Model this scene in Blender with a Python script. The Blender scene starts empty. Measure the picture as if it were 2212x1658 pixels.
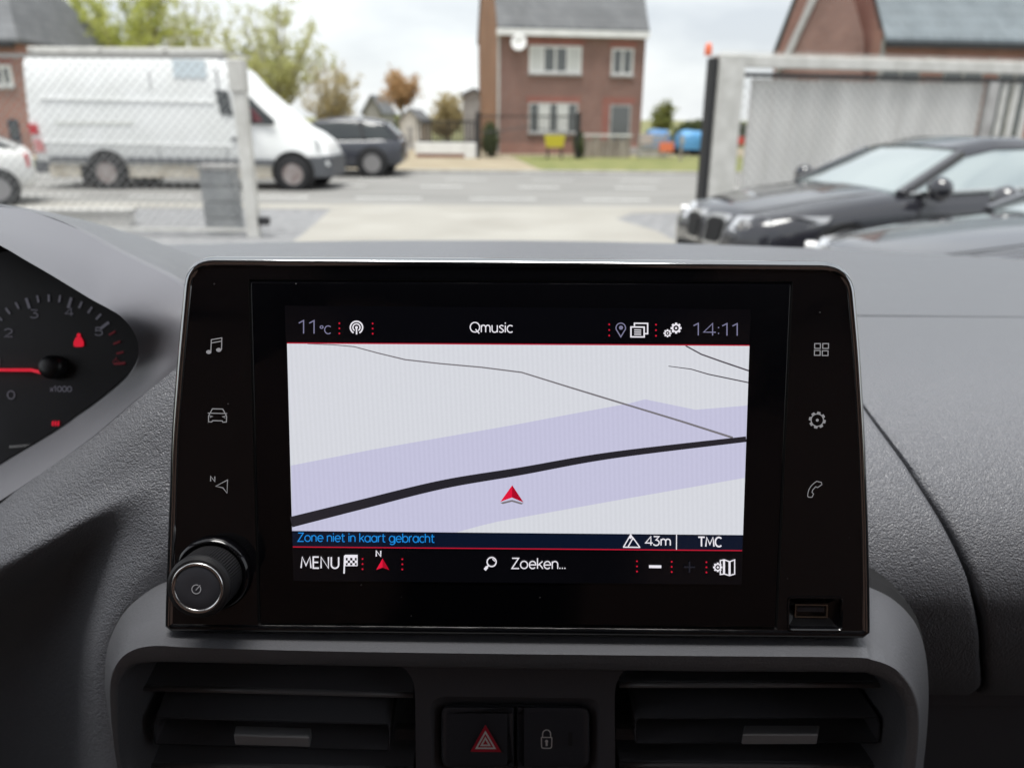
import bpy, bmesh, math, random
from mathutils import Vector, Matrix
from mathutils.geometry import tessellate_polygon, delaunay_2d_cdt

R = math.radians
random.seed(7)
scene = bpy.context.scene
COL = scene.collection

# ------------------------------------------------------------------ camera
EYE = Vector((0.0, 0.0, 1.57))            # phone held in the middle of the cabin
PITCH, ROLL = R(19.06), 0.0078
FPX, PW, PH = 1661.0, 2212.0, 1658.0      # focal length and size of the picture in measuring units
FWD = Vector((0, math.cos(PITCH), -math.sin(PITCH)))
_r0, _u0 = Vector((1, 0, 0)), Vector((0, math.sin(PITCH), math.cos(PITCH)))
RIGHT = _r0 * math.cos(ROLL) + _u0 * math.sin(ROLL)
UP = _u0 * math.cos(ROLL) - _r0 * math.sin(ROLL)
cam_data = bpy.data.cameras.new('camera')
cam = bpy.data.objects.new('camera', cam_data)
COL.objects.link(cam)
cam.matrix_world = Matrix(((RIGHT.x, UP.x, -FWD.x, EYE.x), (RIGHT.y, UP.y, -FWD.y, EYE.y),
                           (RIGHT.z, UP.z, -FWD.z, EYE.z), (0, 0, 0, 1)))
cam_data.sensor_fit = 'HORIZONTAL'
cam_data.sensor_width = 36.0
cam_data.lens = 36.0 * FPX / PW
cam_data.clip_start = 0.01
cam_data.clip_end = 2000.0
cam_data.dof.use_dof = True
cam_data.dof.focus_distance = 0.285
cam_data.dof.aperture_fstop = 11.0
scene.camera = cam

# ------------------------------------------------------------------ sky, sun, exposure
EXPOSURE = 1.65
SUN_EL, SUN_AZ = R(78), R(196)            # high, a little behind the car, veiled by thin cloud
world = bpy.data.worlds.new('World')
scene.world = world
world.use_nodes = True
wn, wl = world.node_tree.nodes, world.node_tree.links
wn.clear()
w_out = wn.new('ShaderNodeOutputWorld')
w_bg = wn.new('ShaderNodeBackground')
w_bg.inputs['Strength'].default_value = 0.1
w_sky = wn.new('ShaderNodeTexSky')
w_sky.sky_type = 'NISHITA'
w_sky.sun_disc = False
w_sky.sun_elevation = SUN_EL
w_sky.sun_rotation = SUN_AZ
w_sky.air_density, w_sky.dust_density = 1.0, 2.0
w_tc = wn.new('ShaderNodeTexCoord')
w_map = wn.new('ShaderNodeMapping')
w_map.inputs['Scale'].default_value = (1.0, 1.0, 2.6)
w_map.inputs['Location'].default_value = (3.1, 0.4, 0.2)
w_noise = wn.new('ShaderNodeTexNoise')
w_noise.inputs['Scale'].default_value = 2.6
w_noise.inputs['Detail'].default_value = 7.0
w_noise.inputs['Roughness'].default_value = 0.52
w_ramp = wn.new('ShaderNodeValToRGB')
w_ramp.color_ramp.elements[0].position = 0.36
w_ramp.color_ramp.elements[0].color = (0.64, 0.665, 0.71, 1)
w_ramp.color_ramp.elements[1].position = 0.60
w_ramp.color_ramp.elements[1].color = (0.95, 0.96, 0.97, 1)
w_scale = wn.new('ShaderNodeVectorMath')
w_scale.operation = 'SCALE'
w_scale.inputs['Scale'].default_value = 3.75
w_mix = wn.new('ShaderNodeMix')
w_mix.data_type = 'RGBA'
w_mix.inputs['Factor'].default_value = 0.92
wl.new(w_tc.outputs['Generated'], w_map.inputs['Vector'])
wl.new(w_map.outputs['Vector'], w_noise.inputs['Vector'])
wl.new(w_noise.outputs['Fac'], w_ramp.inputs['Fac'])
wl.new(w_ramp.outputs['Color'], w_scale.inputs[0])
wl.new(w_sky.outputs['Color'], w_mix.inputs['A'])
wl.new(w_scale.outputs['Vector'], w_mix.inputs['B'])
wl.new(w_mix.outputs['Result'], w_bg.inputs['Color'])
wl.new(w_bg.outputs['Background'], w_out.inputs['Surface'])

sun_data = bpy.data.lights.new('sun', 'SUN')
sun_data.energy = 1.5
sun_data.angle = R(30)
sun_data.color = (1.0, 0.975, 0.94)
sun = bpy.data.objects.new('sun', sun_data)
COL.objects.link(sun)
_sd = Vector((math.sin(SUN_AZ) * math.cos(SUN_EL), math.cos(SUN_AZ) * math.cos(SUN_EL), math.sin(SUN_EL)))
sun.rotation_euler = _sd.to_track_quat('Z', 'Y').to_euler()
sun.location = (0, 0, 30)

vs = scene.view_settings
vs.view_transform = 'Standard'
vs.look = 'None'
vs.exposure = EXPOSURE
vs.gamma = 1.0
vs.use_curve_mapping = False
scene.cycles.max_bounces = 8
scene.cycles.diffuse_bounces = 4
scene.cycles.glossy_bounces = 4
scene.cycles.transparent_max_bounces = 16
scene.cycles.sample_clamp_indirect = 4.0
scene.cycles.use_denoising = True

# ------------------------------------------------------------------ measuring helpers
def ray(px, py):
    return FWD * FPX + RIGHT * (px - PW / 2) - UP * (py - PH / 2)

def on_y(px, py, y):
    d = ray(px, py)
    return EYE + d * (y / d.y)

def on_z(px, py, z=0.0):
    d = ray(px, py)
    return EYE + d * ((z - EYE.z) / d.z)

class Plane:
    """a plane in the place; at(px, py, h) is the point of it, raised by h, that lies behind a picture point"""
    def __init__(self, p, n):
        self.p, self.n = Vector(p), Vector(n).normalized()
    def at(self, px, py, h=0.0):
        d = ray(px, py)
        return EYE + d * (((self.p + self.n * h - EYE).dot(self.n)) / d.dot(self.n))

# ------------------------------------------------------------------ building helpers
def srgb(*c):
    out = []
    for v in c:
        v = v / 255.0
        out.append(v / 12.92 if v <= 0.04045 else ((v + 0.055) / 1.055) ** 2.4)
    return tuple(out)

def material(name, color=(0.5, 0.5, 0.5), rough=0.5, metal=0.0, spec=0.5, emit=None, strength=1.0, coat=0.0):
    m = bpy.data.materials.new(name)
    m.use_nodes = True
    b = m.node_tree.nodes['Principled BSDF']
    b.inputs['Base Color'].default_value = (*color, 1)
    b.inputs['Roughness'].default_value = rough
    b.inputs['Metallic'].default_value = metal
    b.inputs['Specular IOR Level'].default_value = spec
    if coat:
        b.inputs['Coat Weight'].default_value = coat
        b.inputs['Coat Roughness'].default_value = 0.04
    if emit is not None:
        b.inputs['Emission Color'].default_value = (*emit, 1)
        b.inputs['Emission Strength'].default_value = strength
    return m

def N(m, kind, **kw):
    n = m.node_tree.nodes.new(kind)
    for k, v in kw.items():
        if hasattr(n, k) and not k[0].isupper():
            setattr(n, k, v)
        else:
            n.inputs[k].default_value = v
    return n

def L(m, a, ao, b, bi):
    m.node_tree.links.new(a.outputs[ao], b.inputs[bi])

def vary(m, scale, c1, c2, lo=0.35, hi=0.65, detail=4.0, stretch=(1, 1, 1)):
    """the thing's own colour drifts between two tones"""
    b = m.node_tree.nodes['Principled BSDF']
    tc = N(m, 'ShaderNodeTexCoord')
    mp = N(m, 'ShaderNodeMapping', Scale=stretch)
    no = N(m, 'ShaderNodeTexNoise', Scale=scale, Detail=detail)
    ra = N(m, 'ShaderNodeValToRGB')
    ra.color_ramp.elements[0].position, ra.color_ramp.elements[1].position = lo, hi
    ra.color_ramp.elements[0].color = (*c1, 1)
    ra.color_ramp.elements[1].color = (*c2, 1)
    L(m, tc, 'Object', mp, 'Vector'); L(m, mp, 'Vector', no, 'Vector')
    L(m, no, 'Fac', ra, 'Fac'); L(m, ra, 'Color', b, 'Base Color')
    return m

def grain(m, scale, strength, dist, kind='leather', rough=None):
    """fine relief: leather-like cells or soft sparkle"""
    b = m.node_tree.nodes['Principled BSDF']
    tc = N(m, 'ShaderNodeTexCoord')
    bp = N(m, 'ShaderNodeBump', Strength=strength, Distance=dist)
    if kind == 'leather':
        wob = N(m, 'ShaderNodeTexNoise', Scale=scale * 0.6, Detail=2.0)
        add = N(m, 'ShaderNodeVectorMath', operation='MULTIPLY_ADD')
        add.inputs[1].default_value = (0.9 / scale,) * 3
        vo = N(m, 'ShaderNodeTexVoronoi', feature='SMOOTH_F1', Scale=scale)
        vo.inputs['Smoothness'].default_value = 0.35
        n2 = N(m, 'ShaderNodeTexNoise', Scale=scale * 0.35, Detail=3.0)
        mx = N(m, 'ShaderNodeMath', operation='MULTIPLY_ADD')
        mx.inputs[1].default_value = -1.0
        L(m, tc, 'Object', wob, 'Vector'); L(m, wob, 'Color', add, 0); L(m, tc, 'Object', add, 2)
        L(m, add, 'Vector', vo, 'Vector'); L(m, tc, 'Object', n2, 'Vector')
        L(m, vo, 'Distance', mx, 0); L(m, n2, 'Fac', mx, 2); L(m, mx, 0, bp, 'Height')
    else:
        no = N(m, 'ShaderNodeTexNoise', Scale=scale, Detail=3.0, Roughness=0.6)
        L(m, tc, 'Object', no, 'Vector'); L(m, no, 'Fac', bp, 'Height')
    L(m, bp, 'Normal', b, 'Normal')
    if rough:
        n3 = N(m, 'ShaderNodeTexNoise', Scale=14.0, Detail=5.0)
        mr = N(m, 'ShaderNodeMapRange')
        mr.inputs['To Min'].default_value, mr.inputs['To Max'].default_value = rough
        L(m, tc, 'Object', n3, 'Vector'); L(m, n3, 'Fac', mr, 'Value'); L(m, mr, 'Result', b, 'Roughness')
    return m

def root_of(o):
    while o.parent:
        o = o.parent
    return o

def tag(o, label=None, cat=None, group=None, kind=None):
    if label: o['label'] = label
    if cat: o['category'] = cat
    if group: o['group'] = group
    if kind: o['kind'] = kind
    return o

def empty(name, loc, rz=0.0, label=None, cat=None, group=None):
    o = bpy.data.objects.new(name, None)
    COL.objects.link(o)
    o.empty_display_size = 0.05
    o.location = loc
    o.rotation_euler = (0, 0, rz)
    return tag(o, label, cat, group)

def put(name, verts, faces, mat, parent=None, smooth=False, local=False, bevel=0.0, auto=None, subs=0, fix=True):
    """one mesh object; verts in world space unless local"""
    vv = [Vector(v) for v in verts]
    if parent is not None and not local:
        off = root_of(parent).location
        vv = [v - off for v in vv]
    loc = Vector((0, 0, 0))
    me = bpy.data.meshes.new(name)
    me.from_pydata([tuple(v) for v in vv], [], [tuple(f) for f in faces])
    if fix:
        bm = bmesh.new()
        bm.from_mesh(me)
        bmesh.ops.remove_doubles(bm, verts=bm.verts, dist=1e-6)
        bmesh.ops.recalc_face_normals(bm, faces=bm.faces)
        bm.to_mesh(me)
        bm.free()
    if smooth:
        for p in me.polygons:
            p.use_smooth = True
    o = bpy.data.objects.new(name, me)
    COL.objects.link(o)
    if mat is not None:
        me.materials.append(mat)
    if parent is not None:
        o.parent = parent
    if bevel:
        md = o.modifiers.new('bevel', 'BEVEL')
        md.width, md.segments, md.limit_method = bevel, 2, 'ANGLE'
        md.angle_limit = R(35)
    if subs:
        md = o.modifiers.new('subsurf', 'SUBSURF')
        md.levels = md.render_levels = subs
    if auto is not None and smooth:
        try:
            me.set_sharp_from_angle(angle=R(auto))
        except Exception:
            pass
    return o

class MB:
    """collects pieces of ONE part"""
    def __init__(self):
        self.v, self.f = [], []
    def add(self, verts, faces):
        n = len(self.v)
        self.v += [Vector(v) for v in verts]
        self.f += [tuple(i + n for i in f) for f in faces]
        return self
    def box(self, x0, x1, y0, y1, z0, z1):
        return self.add([(x0, y0, z0), (x1, y0, z0), (x1, y1, z0), (x0, y1, z0), (x0, y0, z1), (x1, y0, z1), (x1, y1, z1), (x0, y1, z1)],
                        [(0, 3, 2, 1), (4, 5, 6, 7), (0, 1, 5, 4), (1, 2, 6, 5), (2, 3, 7, 6), (3, 0, 4, 7)])
    def bar(self, a, b, w, h=None, up=(0, 0, 1)):
        a, b = Vector(a), Vector(b)
        h = h or w
        d = (b - a).normalized()
        s = d.cross(Vector(up))
        if s.length < 1e-4:
            s = d.cross(Vector((1, 0, 0)))
        s.normalize()
        t = s.cross(d).normalized()
        s, t = s * w / 2, t * h / 2
        return self.add([a - s - t, a + s - t, a + s + t, a - s + t, b - s - t, b + s - t, b + s + t, b - s + t],
                        [(0, 3, 2, 1), (4, 5, 6, 7), (0, 1, 5, 4), (1, 2, 6, 5), (2, 3, 7, 6), (3, 0, 4, 7)])
    def tube(self, pts, radii, n=6, caps=True):
        rings = []
        pts = [Vector(p) for p in pts]
        for i, p in enumerate(pts):
            d = (pts[min(i + 1, len(pts) - 1)] - pts[max(i - 1, 0)]).normalized()
            s = d.cross(Vector((0, 0, 1)))
            if s.length < 1e-3:
                s = d.cross(Vector((1, 0, 0)))
            s.normalize()
            t = s.cross(d)
            r = radii[i] if hasattr(radii, '__len__') else radii
            rings.append([p + s * math.cos(2 * math.pi * k / n) * r + t * math.sin(2 * math.pi * k / n) * r for k in range(n)])
        return self.loft(rings, True, caps, caps)
    def loft(self, rings, closed=True, cap0=False, cap1=False):
        n = len(rings[0])
        v = [p for r in rings for p in r]
        f = []
        for i in range(len(rings) - 1):
            for k in range(n if closed else n - 1):
                k2 = (k + 1) % n
                f.append((i * n + k, i * n + k2, (i + 1) * n + k2, (i + 1) * n + k))
        if cap0: f.append(tuple(range(n))[::-1])
        if cap1: f.append(tuple((len(rings) - 1) * n + k for k in range(n)))
        return self.add(v, f)
    def fill(self, outer, holes=()):
        polys = [[Vector(p) for p in outer]] + [[Vector(p) for p in h] for h in holes]
        flat = [p for q in polys for p in q]
        if holes:
            n_ = Vector((0, 0, 0))
            for i in range(len(polys[0])):
                n_ += polys[0][i - 1].cross(polys[0][i])
            n_.normalize()
            e1 = n_.orthogonal().normalized(); e2 = n_.cross(e1); o_ = polys[0][0]
            p2 = [Vector(((p - o_).dot(e1), (p - o_).dot(e2))) for p in flat]
            es, k, loops = [], 0, []
            for q in polys:
                es += [(k + i, k + (i + 1) % len(q)) for i in range(len(q))]
                loops.append([p2[k + i] for i in range(len(q))])
                k += len(q)
            vo, _e, fo, _a, _b, _c = delaunay_2d_cdt(p2, es, [], 0, 1e-9)
            def inside(c, lp):
                r = False
                for i in range(len(lp)):
                    a_, b_ = lp[i - 1], lp[i]
                    if (a_.y > c.y) != (b_.y > c.y) and c.x < (b_.x - a_.x) * (c.y - a_.y) / (b_.y - a_.y) + a_.x:
                        r = not r
                return r
            tris = []
            for f in fo:
                c = sum((vo[i] for i in f), Vector((0, 0))) / len(f)
                if inside(c, loops[0]) and not any(inside(c, lp) for lp in loops[1:]):
                    tris.append(tuple(f))
            return self.add([o_ + e1 * v.x + e2 * v.y for v in vo], tris)
        return self.add(flat, [tuple(t) for t in tessellate_polygon(polys)])
    def disc(self, c, n, r, seg=32):
        c, n = Vector(c), Vector(n).normalized()
        s = n.orthogonal().normalized(); t = n.cross(s)
        return self.add([c + s * r * math.cos(2 * math.pi * k / seg) + t * r * math.sin(2 * math.pi * k / seg) for k in range(seg)], [tuple(range(seg))])
    def lathe(self, c, n, prof, seg=40, cap=True):
        """prof: (radius, height along n)"""
        c, n = Vector(c), Vector(n).normalized()
        s = n.orthogonal().normalized(); t = n.cross(s)
        rings = [[c + n * h + s * r * math.cos(2 * math.pi * k / seg) + t * r * math.sin(2 * math.pi * k / seg) for k in range(seg)] for r, h in prof]
        return self.loft(rings, True, cap, cap)
    def build(self, name, mat, parent=None, **kw):
        return put(name, self.v, self.f, mat, parent, **kw)

def catmull(p, n, closed=False):
    """smooth curve through the points, n steps per span; works on tuples of any length"""
    out = []
    m = len(p)
    spans = m if closed else m - 1
    for i in range(spans):
        if closed:
            a, b, c, d = p[(i - 1) % m], p[i], p[(i + 1) % m], p[(i + 2) % m]
        else:
            a, b, c, d = p[max(i - 1, 0)], p[i], p[i + 1], p[min(i + 2, m - 1)]
        for k in range(n):
            t = k / n
            out.append(tuple(0.5 * (2 * q1 + (q2 - q0) * t + (2 * q0 - 5 * q1 + 4 * q2 - q3) * t * t + (3 * q1 - q0 - 3 * q2 + q3) * t ** 3)
                             for q0, q1, q2, q3 in zip(a, b, c, d)))
    if not closed:
        out.append(tuple(p[-1]))
    return out

def round_poly(pts, rad, n=6):
    """2-D polygon with rounded corners; rad a number or one per corner"""
    out = []
    m = len(pts)
    for i in range(m):
        p = Vector(pts[i]); a = Vector(pts[i - 1]); b = Vector(pts[(i + 1) % m])
        r = rad[i] if hasattr(rad, '__len__') else rad
        if r <= 0:
            out.append(tuple(p)); continue
        da, db = (a - p), (b - p)
        ra, rb = min(r, da.length * 0.49), min(r, db.length * 0.49)
        p0, p1 = p + da.normalized() * ra, p + db.normalized() * rb
        for k in range(n + 1):
            t = k / n
            out.append(tuple(p0 * (1 - t) ** 2 + p * 2 * t * (1 - t) + p1 * t * t))
    return out

def inset(poly, d):
    """2-D inset of a polygon (either winding)"""
    m = len(poly)
    area = sum(poly[i][0] * poly[(i + 1) % m][1] - poly[(i + 1) % m][0] * poly[i][1] for i in range(m))
    sg = 1 if area > 0 else -1
    out = []
    for i in range(m):
        p = Vector(poly[i]); a = Vector(poly[i - 1]); b = Vector(poly[(i + 1) % m])
        e1, e2 = (p - a).normalized(), (b - p).normalized()
        n1, n2 = Vector((-e1.y, e1.x)) * sg, Vector((-e2.y, e2.x)) * sg
        nn = n1 + n2
        nn = nn / max(nn.length_squared / 2, 0.3)
        out.append(tuple(p + nn * d))
    return out

def grid_surface(rows, nu, nv):
    """rows of control points (px, py, depth y) -> smooth world-space grid; returns rows of points"""
    cu = [catmull(r, nu) for r in rows]
    cols = [catmull([cu[j][i] for j in range(len(rows))], nv) for i in range(len(cu[0]))]
    return [[on_y(*cols[i][j]) for i in range(len(cols))] for j in range(len(cols[0]))]

def kids(o):
    return [c for c in bpy.data.objects if c.parent == o]

def copy_tree(o, parent=None):
    c = o.copy()
    COL.objects.link(c)
    c.parent = parent
    for ch in kids(o):
        copy_tree(ch, c)
    return c
# ================================================================== THE CAR INTERIOR
def em(*c):
    """emission that reads as this sRGB colour at the exposure in use"""
    k = 2.0 ** EXPOSURE
    return tuple(v / k for v in srgb(*c))

def lit(name, *c):
    m = material(name, (0.004, 0.004, 0.004), 0.12, emit=em(*c))
    return m

M = {}
M['soft'] = grain(material('soft_dash_plastic', (0.135, 0.139, 0.154), 0.40, spec=0.8), 1300, 0.9, 0.0006, rough=(0.34, 0.44))
M['smooth'] = grain(material('fine_grained_plastic', (0.140, 0.140, 0.156), 0.36, spec=0.65), 2600, 0.18, 0.0002, 'noise', rough=(0.34, 0.44))
M['trim'] = grain(material('centre_trim_plastic', (0.120, 0.122, 0.132), 0.38, spec=0.65), 900, 0.35, 0.0003, rough=(0.36, 0.48))
M['console'] = grain(material('charcoal_plastic', (0.085, 0.085, 0.096), 0.45), 1500, 0.15, 0.0002, 'noise')
M['vent'] = grain(material('vent_plastic', (0.105, 0.105, 0.116), 0.22, spec=0.7), 2200, 0.08, 0.0002, 'noise')
M['tab'] = material('tab_and_highlight_plastic', (0.19, 0.19, 0.20), 0.35)
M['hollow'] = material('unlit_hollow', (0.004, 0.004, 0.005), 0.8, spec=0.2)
M['gap'] = material('rubber_seam', (0.008, 0.008, 0.009), 0.8)
M['gloss'] = material('piano_black', (0.003, 0.003, 0.004), 0.06, spec=0.55)
M['glass_face'] = material('black_cover_glass', (0.002, 0.002, 0.003), 0.09, spec=0.4)
M['button'] = material('button_plastic', (0.05, 0.052, 0.062), 0.32)
M['knob'] = material('knob_plastic', (0.02, 0.02, 0.022), 0.45)
M['chrome'] = material('satin_chrome', (0.72, 0.71, 0.70), 0.22, metal=1.0)
M['dark_chrome'] = material('dark_chrome_rim', (0.42, 0.43, 0.44), 0.10, metal=1.0)
M['print'] = material('grey_print', (0.30, 0.30, 0.31), 0.5, emit=em(92, 92, 95))
M['white_print'] = material('white_print', (0.80, 0.78, 0.77), 0.5)
M['red_print'] = material('red_print', (0.55, 0.015, 0.04), 0.5)

# dust specks on the black glass
def dusty(m, amount):
    b = m.node_tree.nodes['Principled BSDF']
    tc = N(m, 'ShaderNodeTexCoord')
    vo = N(m, 'ShaderNodeTexVoronoi', Scale=260.0)
    lt = N(m, 'ShaderNodeMath', operation='LESS_THAN'); lt.inputs[1].default_value = 0.07
    sp = N(m, 'ShaderNodeSeparateColor')
    gt = N(m, 'ShaderNodeMath', operation='GREATER_THAN'); gt.inputs[1].default_value = 1.0 - amount
    mu = N(m, 'ShaderNodeMath', operation='MULTIPLY')
    mi = N(m, 'ShaderNodeMix', data_type='RGBA')
    mi.inputs['A'].default_value = b.inputs['Base Color'].default_value[:]
    mi.inputs['B'].default_value = (0.09, 0.09, 0.09, 1)
    L(m, tc, 'Object', vo, 'Vector'); L(m, vo, 'Distance', lt, 0); L(m, vo, 'Color', sp, 'Color')
    L(m, sp, 'Red', gt, 0); L(m, lt, 0, mu, 0); L(m, gt, 0, mu, 1)
    L(m, mu, 0, mi, 'Factor'); L(m, mi, 'Result', b, 'Base Color')
def smeared(m, lo, hi):
    """wiped and fingered gloss: the polish varies"""
    b = m.node_tree.nodes['Principled BSDF']
    tc = N(m, 'ShaderNodeTexCoord')
    no = N(m, 'ShaderNodeTexNoise', Scale=32.0, Detail=6.0, Roughness=0.65, Distortion=1.4)
    mr = N(m, 'ShaderNodeMapRange')
    mr.inputs['From Min'].default_value, mr.inputs['From Max'].default_value = 0.35, 0.7
    mr.inputs['To Min'].default_value, mr.inputs['To Max'].default_value = lo, hi
    L(m, tc, 'Object', no, 'Vector'); L(m, no, 'Fac', mr, 'Value'); L(m, mr, 'Result', b, 'Roughness')
for key in ('gloss', 'glass_face'):
    dusty(M[key], 0.07)
    smeared(M[key], 0.035, 0.20)

# ------------------------------------------------------------------ cabin of the car (roof, doors, floor, seats: out of frame, they shade and are mirrored)
CZ = EYE.z
M['headliner'] = vary(material('grey_headliner', (0.46, 0.45, 0.44), 0.9), 60, (0.43, 0.42, 0.41), (0.50, 0.49, 0.48))
M['cabin_dark'] = grain(material('dark_cabin_plastic', (0.055, 0.055, 0.058), 0.6), 700, 0.3, 0.0005)
M['seat_cloth'] = vary(material('brown_seat_cloth', (0.24, 0.15, 0.115), 0.95), 300, (0.21, 0.13, 0.10), (0.27, 0.17, 0.13))
cabin = empty('car_cabin', (0, 0.2, CZ - 1.2), label='dark cabin shell of the car around the dashboard, with roof, doors and seats', cat='car')
W2 = 0.86
b = MB()
roof_pts = [(0.13, 0.425), (0.09, 0.445), (0.0, 0.455), (-0.6, 0.46), (-1.3, 0.44)]
b.loft([[Vector((x, y, CZ + z - (x / W2) ** 2 * 0.03)) for x in [-W2 + i * W2 / 5 for i in range(11)]] for y, z in roof_pts], closed=False)
b.loft([[Vector((x, y, CZ + z + 0.03 - (x / W2) ** 2 * 0.03)) for x in [-W2 + i * W2 / 5 for i in range(11)]] for y, z in roof_pts], closed=False)
b.build('roof', M['headliner'], cabin, smooth=True)
for s in (-1, 1):
    b = MB()
    b.box(min(s * W2, s * (W2 + 0.06)), max(s * W2, s * (W2 + 0.06)), -1.3, 1.0, CZ - 1.15, CZ - 0.16)
    b.build('door', M['cabin_dark'], cabin, bevel=0.01)
    b = MB()
    b.bar((s * (W2 + 0.0), 1.06, CZ - 0.2), (s * (W2 - 0.06), 0.11, CZ + 0.43), 0.09, 0.07)
    b.build('windscreen_pillar', M['cabin_dark'], cabin, bevel=0.01)
    b = MB()
    b.bar((s * (W2 + 0.02), -0.35, CZ - 0.2), (s * (W2 - 0.02), -0.38, CZ + 0.44), 0.12, 0.06, up=(1, 0, 0))
    b.build('door_pillar', M['cabin_dark'], cabin, bevel=0.01)
for s in (-1, 1):
    b = MB(); b.box(min(s * W2, s * (W2 + 0.05)), max(s * W2, s * (W2 + 0.05)), -1.3, -0.42, CZ - 0.155, CZ + 0.45)
    b.build('added_side_blocker', M['cabin_dark'], cabin)  # unseen panels added to shut out rear side light and its reflection
b = MB(); b.box(-W2, W2, -1.3, 1.06, CZ - 1.2, CZ - 1.16); b.build('floor_mat', M['cabin_dark'], cabin)
b = MB(); b.box(-W2 - 0.05, W2 + 0.05, -1.36, -1.31, CZ - 1.2, CZ + 0.46); b.build('rear_partition', M['cabin_dark'], cabin)
b = MB(); b.box(-W2, W2, 1.04, 1.07, CZ - 1.16, CZ - 0.19); b.build('firewall', M['cabin_dark'], cabin)
for sx in (-0.42, 0.42):
    b = MB()
    prof = [(-0.36, -0.5), (-0.44, -0.2), (-0.50, 0.02), (-0.53, 0.10)]
    b.loft([[Vector((sx + dx * w, y + (0.05 if abs(dx) > 0.8 else 0), CZ + z)) for dx in (-1, -0.85, -0.4, 0, 0.4, 0.85, 1)] for (y, z), w in zip(prof, (0.25, 0.26, 0.23, 0.17))], closed=False)
    b.loft([[Vector((sx + dx * w, y - 0.10, CZ + z)) for dx in (-1, -0.85, -0.4, 0, 0.4, 0.85, 1)] for (y, z), w in zip(prof, (0.25, 0.26, 0.23, 0.17))], closed=False)
    b.box(sx - 0.25, sx + 0.25, -0.42, 0.06, CZ - 0.62, CZ - 0.48)
    b.build('seat', M['seat_cloth'], cabin, smooth=True, auto=40)
    b = MB(); b.box(sx - 0.13, sx + 0.13, -0.62, -0.52, CZ + 0.12, CZ + 0.30)
    b.build('headrest', M['seat_cloth'], cabin, bevel=0.03)

# windscreen: a clear pane between dashboard and roof
M['clear'] = bpy.data.materials.new('clear_glass')
M['clear'].use_nodes = True
_nt = M['clear'].node_tree
_nt.nodes.remove(_nt.nodes['Principled BSDF'])
_tr = _nt.nodes.new('ShaderNodeBsdfTransparent')
_tr.inputs['Color'].default_value = (0.955, 0.97, 0.96, 1)
_nt.links.new(_tr.outputs[0], _nt.nodes['Material Output'].inputs['Surface'])
b = MB()
b.loft([[Vector((x, y - (x / W2) ** 2 * 0.13, CZ + z)) for x in [-W2 * 0.97 + i * W2 * 0.97 / 6 for i in range(13)]]
        for y, z in ((1.09, -0.19), (0.75, 0.10), (0.36, 0.41))], closed=False)
o = b.build('windscreen', M['clear'], None, smooth=True)
tag(o, 'clear car windscreen rising above the far edge of the dashboard', 'windscreen')

# ------------------------------------------------------------------ dashboard
dash = empty('dashboard', (0, 0.5, CZ - 0.5), label='grey grained plastic dashboard sweeping under the windscreen around the centre display', cat='dashboard')

PROF = [(1.04, -0.1555), (0.85, -0.1475), (0.68, -0.1425), (0.575, -0.1405)]
PROF2 = [(0.571, -0.1405), (0.50, -0.1400), (0.435, -0.1430), (0.39, -0.1500), (0.354, -0.1615), (0.331, -0.1770), (0.319, -0.1950), (0.315, -0.2130), (0.318, -0.2320), (0.324, -0.2550), (0.333, -0.2780), (0.345, -0.2980)]
def profile_rows(prof, xs, n, edge=0.0, bow=0.0):
    rows = []
    for y, z in catmull(prof, n):
        k = max(0.0, (y - 0.55) / 0.45)
        rows.append([Vector((x, y - bow * k * (x / 0.7) ** 2, CZ + z)) for x in xs])
    return rows
xs = [-0.84 + 1.68 * i / 48 for i in range(49)]
# far deck under the glass, ends in a fine joint
rows = profile_rows(PROF, xs, 6, bow=0.14)
rows = [[p + Vector((0, 0.03, -0.09)) for p in rows[0]]] + rows + [[p + Vector((0, 0.0012, -0.005)) for p in rows[-1]]]
b = MB(); b.loft(rows, closed=False)
b.build('upper_deck', M['soft'], dash, smooth=True, auto=50)
# middle of the dash and passenger side; the passenger part ends along a curved seam beside the display
def on_profile(px, py):
    """point of the rolled dash surface seen at a picture point"""
    d = ray(px, py)
    pts = [Vector((0, y, CZ + z)) for y, z in catmull(PROF2, 8)]
    best = None
    for a, c in zip(pts, pts[1:]):
        # plane through the segment, extruded along x
        n = Vector((0, -(c.z - a.z), c.y - a.y))
        den = d.dot(n)
        if abs(den) < 1e-9: continue
        t = (a - EYE).dot(n) / den
        q = EYE + d * t
        u = (q - a).dot(c - a) / (c - a).length_squared
        if -1e-6 <= u <= 1.000001 and t > 0:
            best = q
            break
    return best
seam_px = [(1820, 800), (1850, 850), (1880, 893), (1935, 965), (1988, 1040), (2032, 1110), (2068, 1175), (2094, 1235), (2112, 1300), (2122, 1370), (2126, 1440), (2124, 1500)]
fine = catmull(PROF2, 8)
seam_world = [q for q in (on_profile(*p) for p in catmull(seam_px, 4)) if q is not None]
def seam_x(y, z):
    """x of the seam at this height and depth along the roll"""
    best = min(seam_world, key=lambda q: (q.y - y) ** 2 + (q.z - CZ - z) ** 2)
    return best.x
y_seam0 = seam_world[0].y
first = next(i for i, (y, z) in enumerate(fine) if y < y_seam0)
SX = [seam_x(y, z) for y, z in fine]
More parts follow.
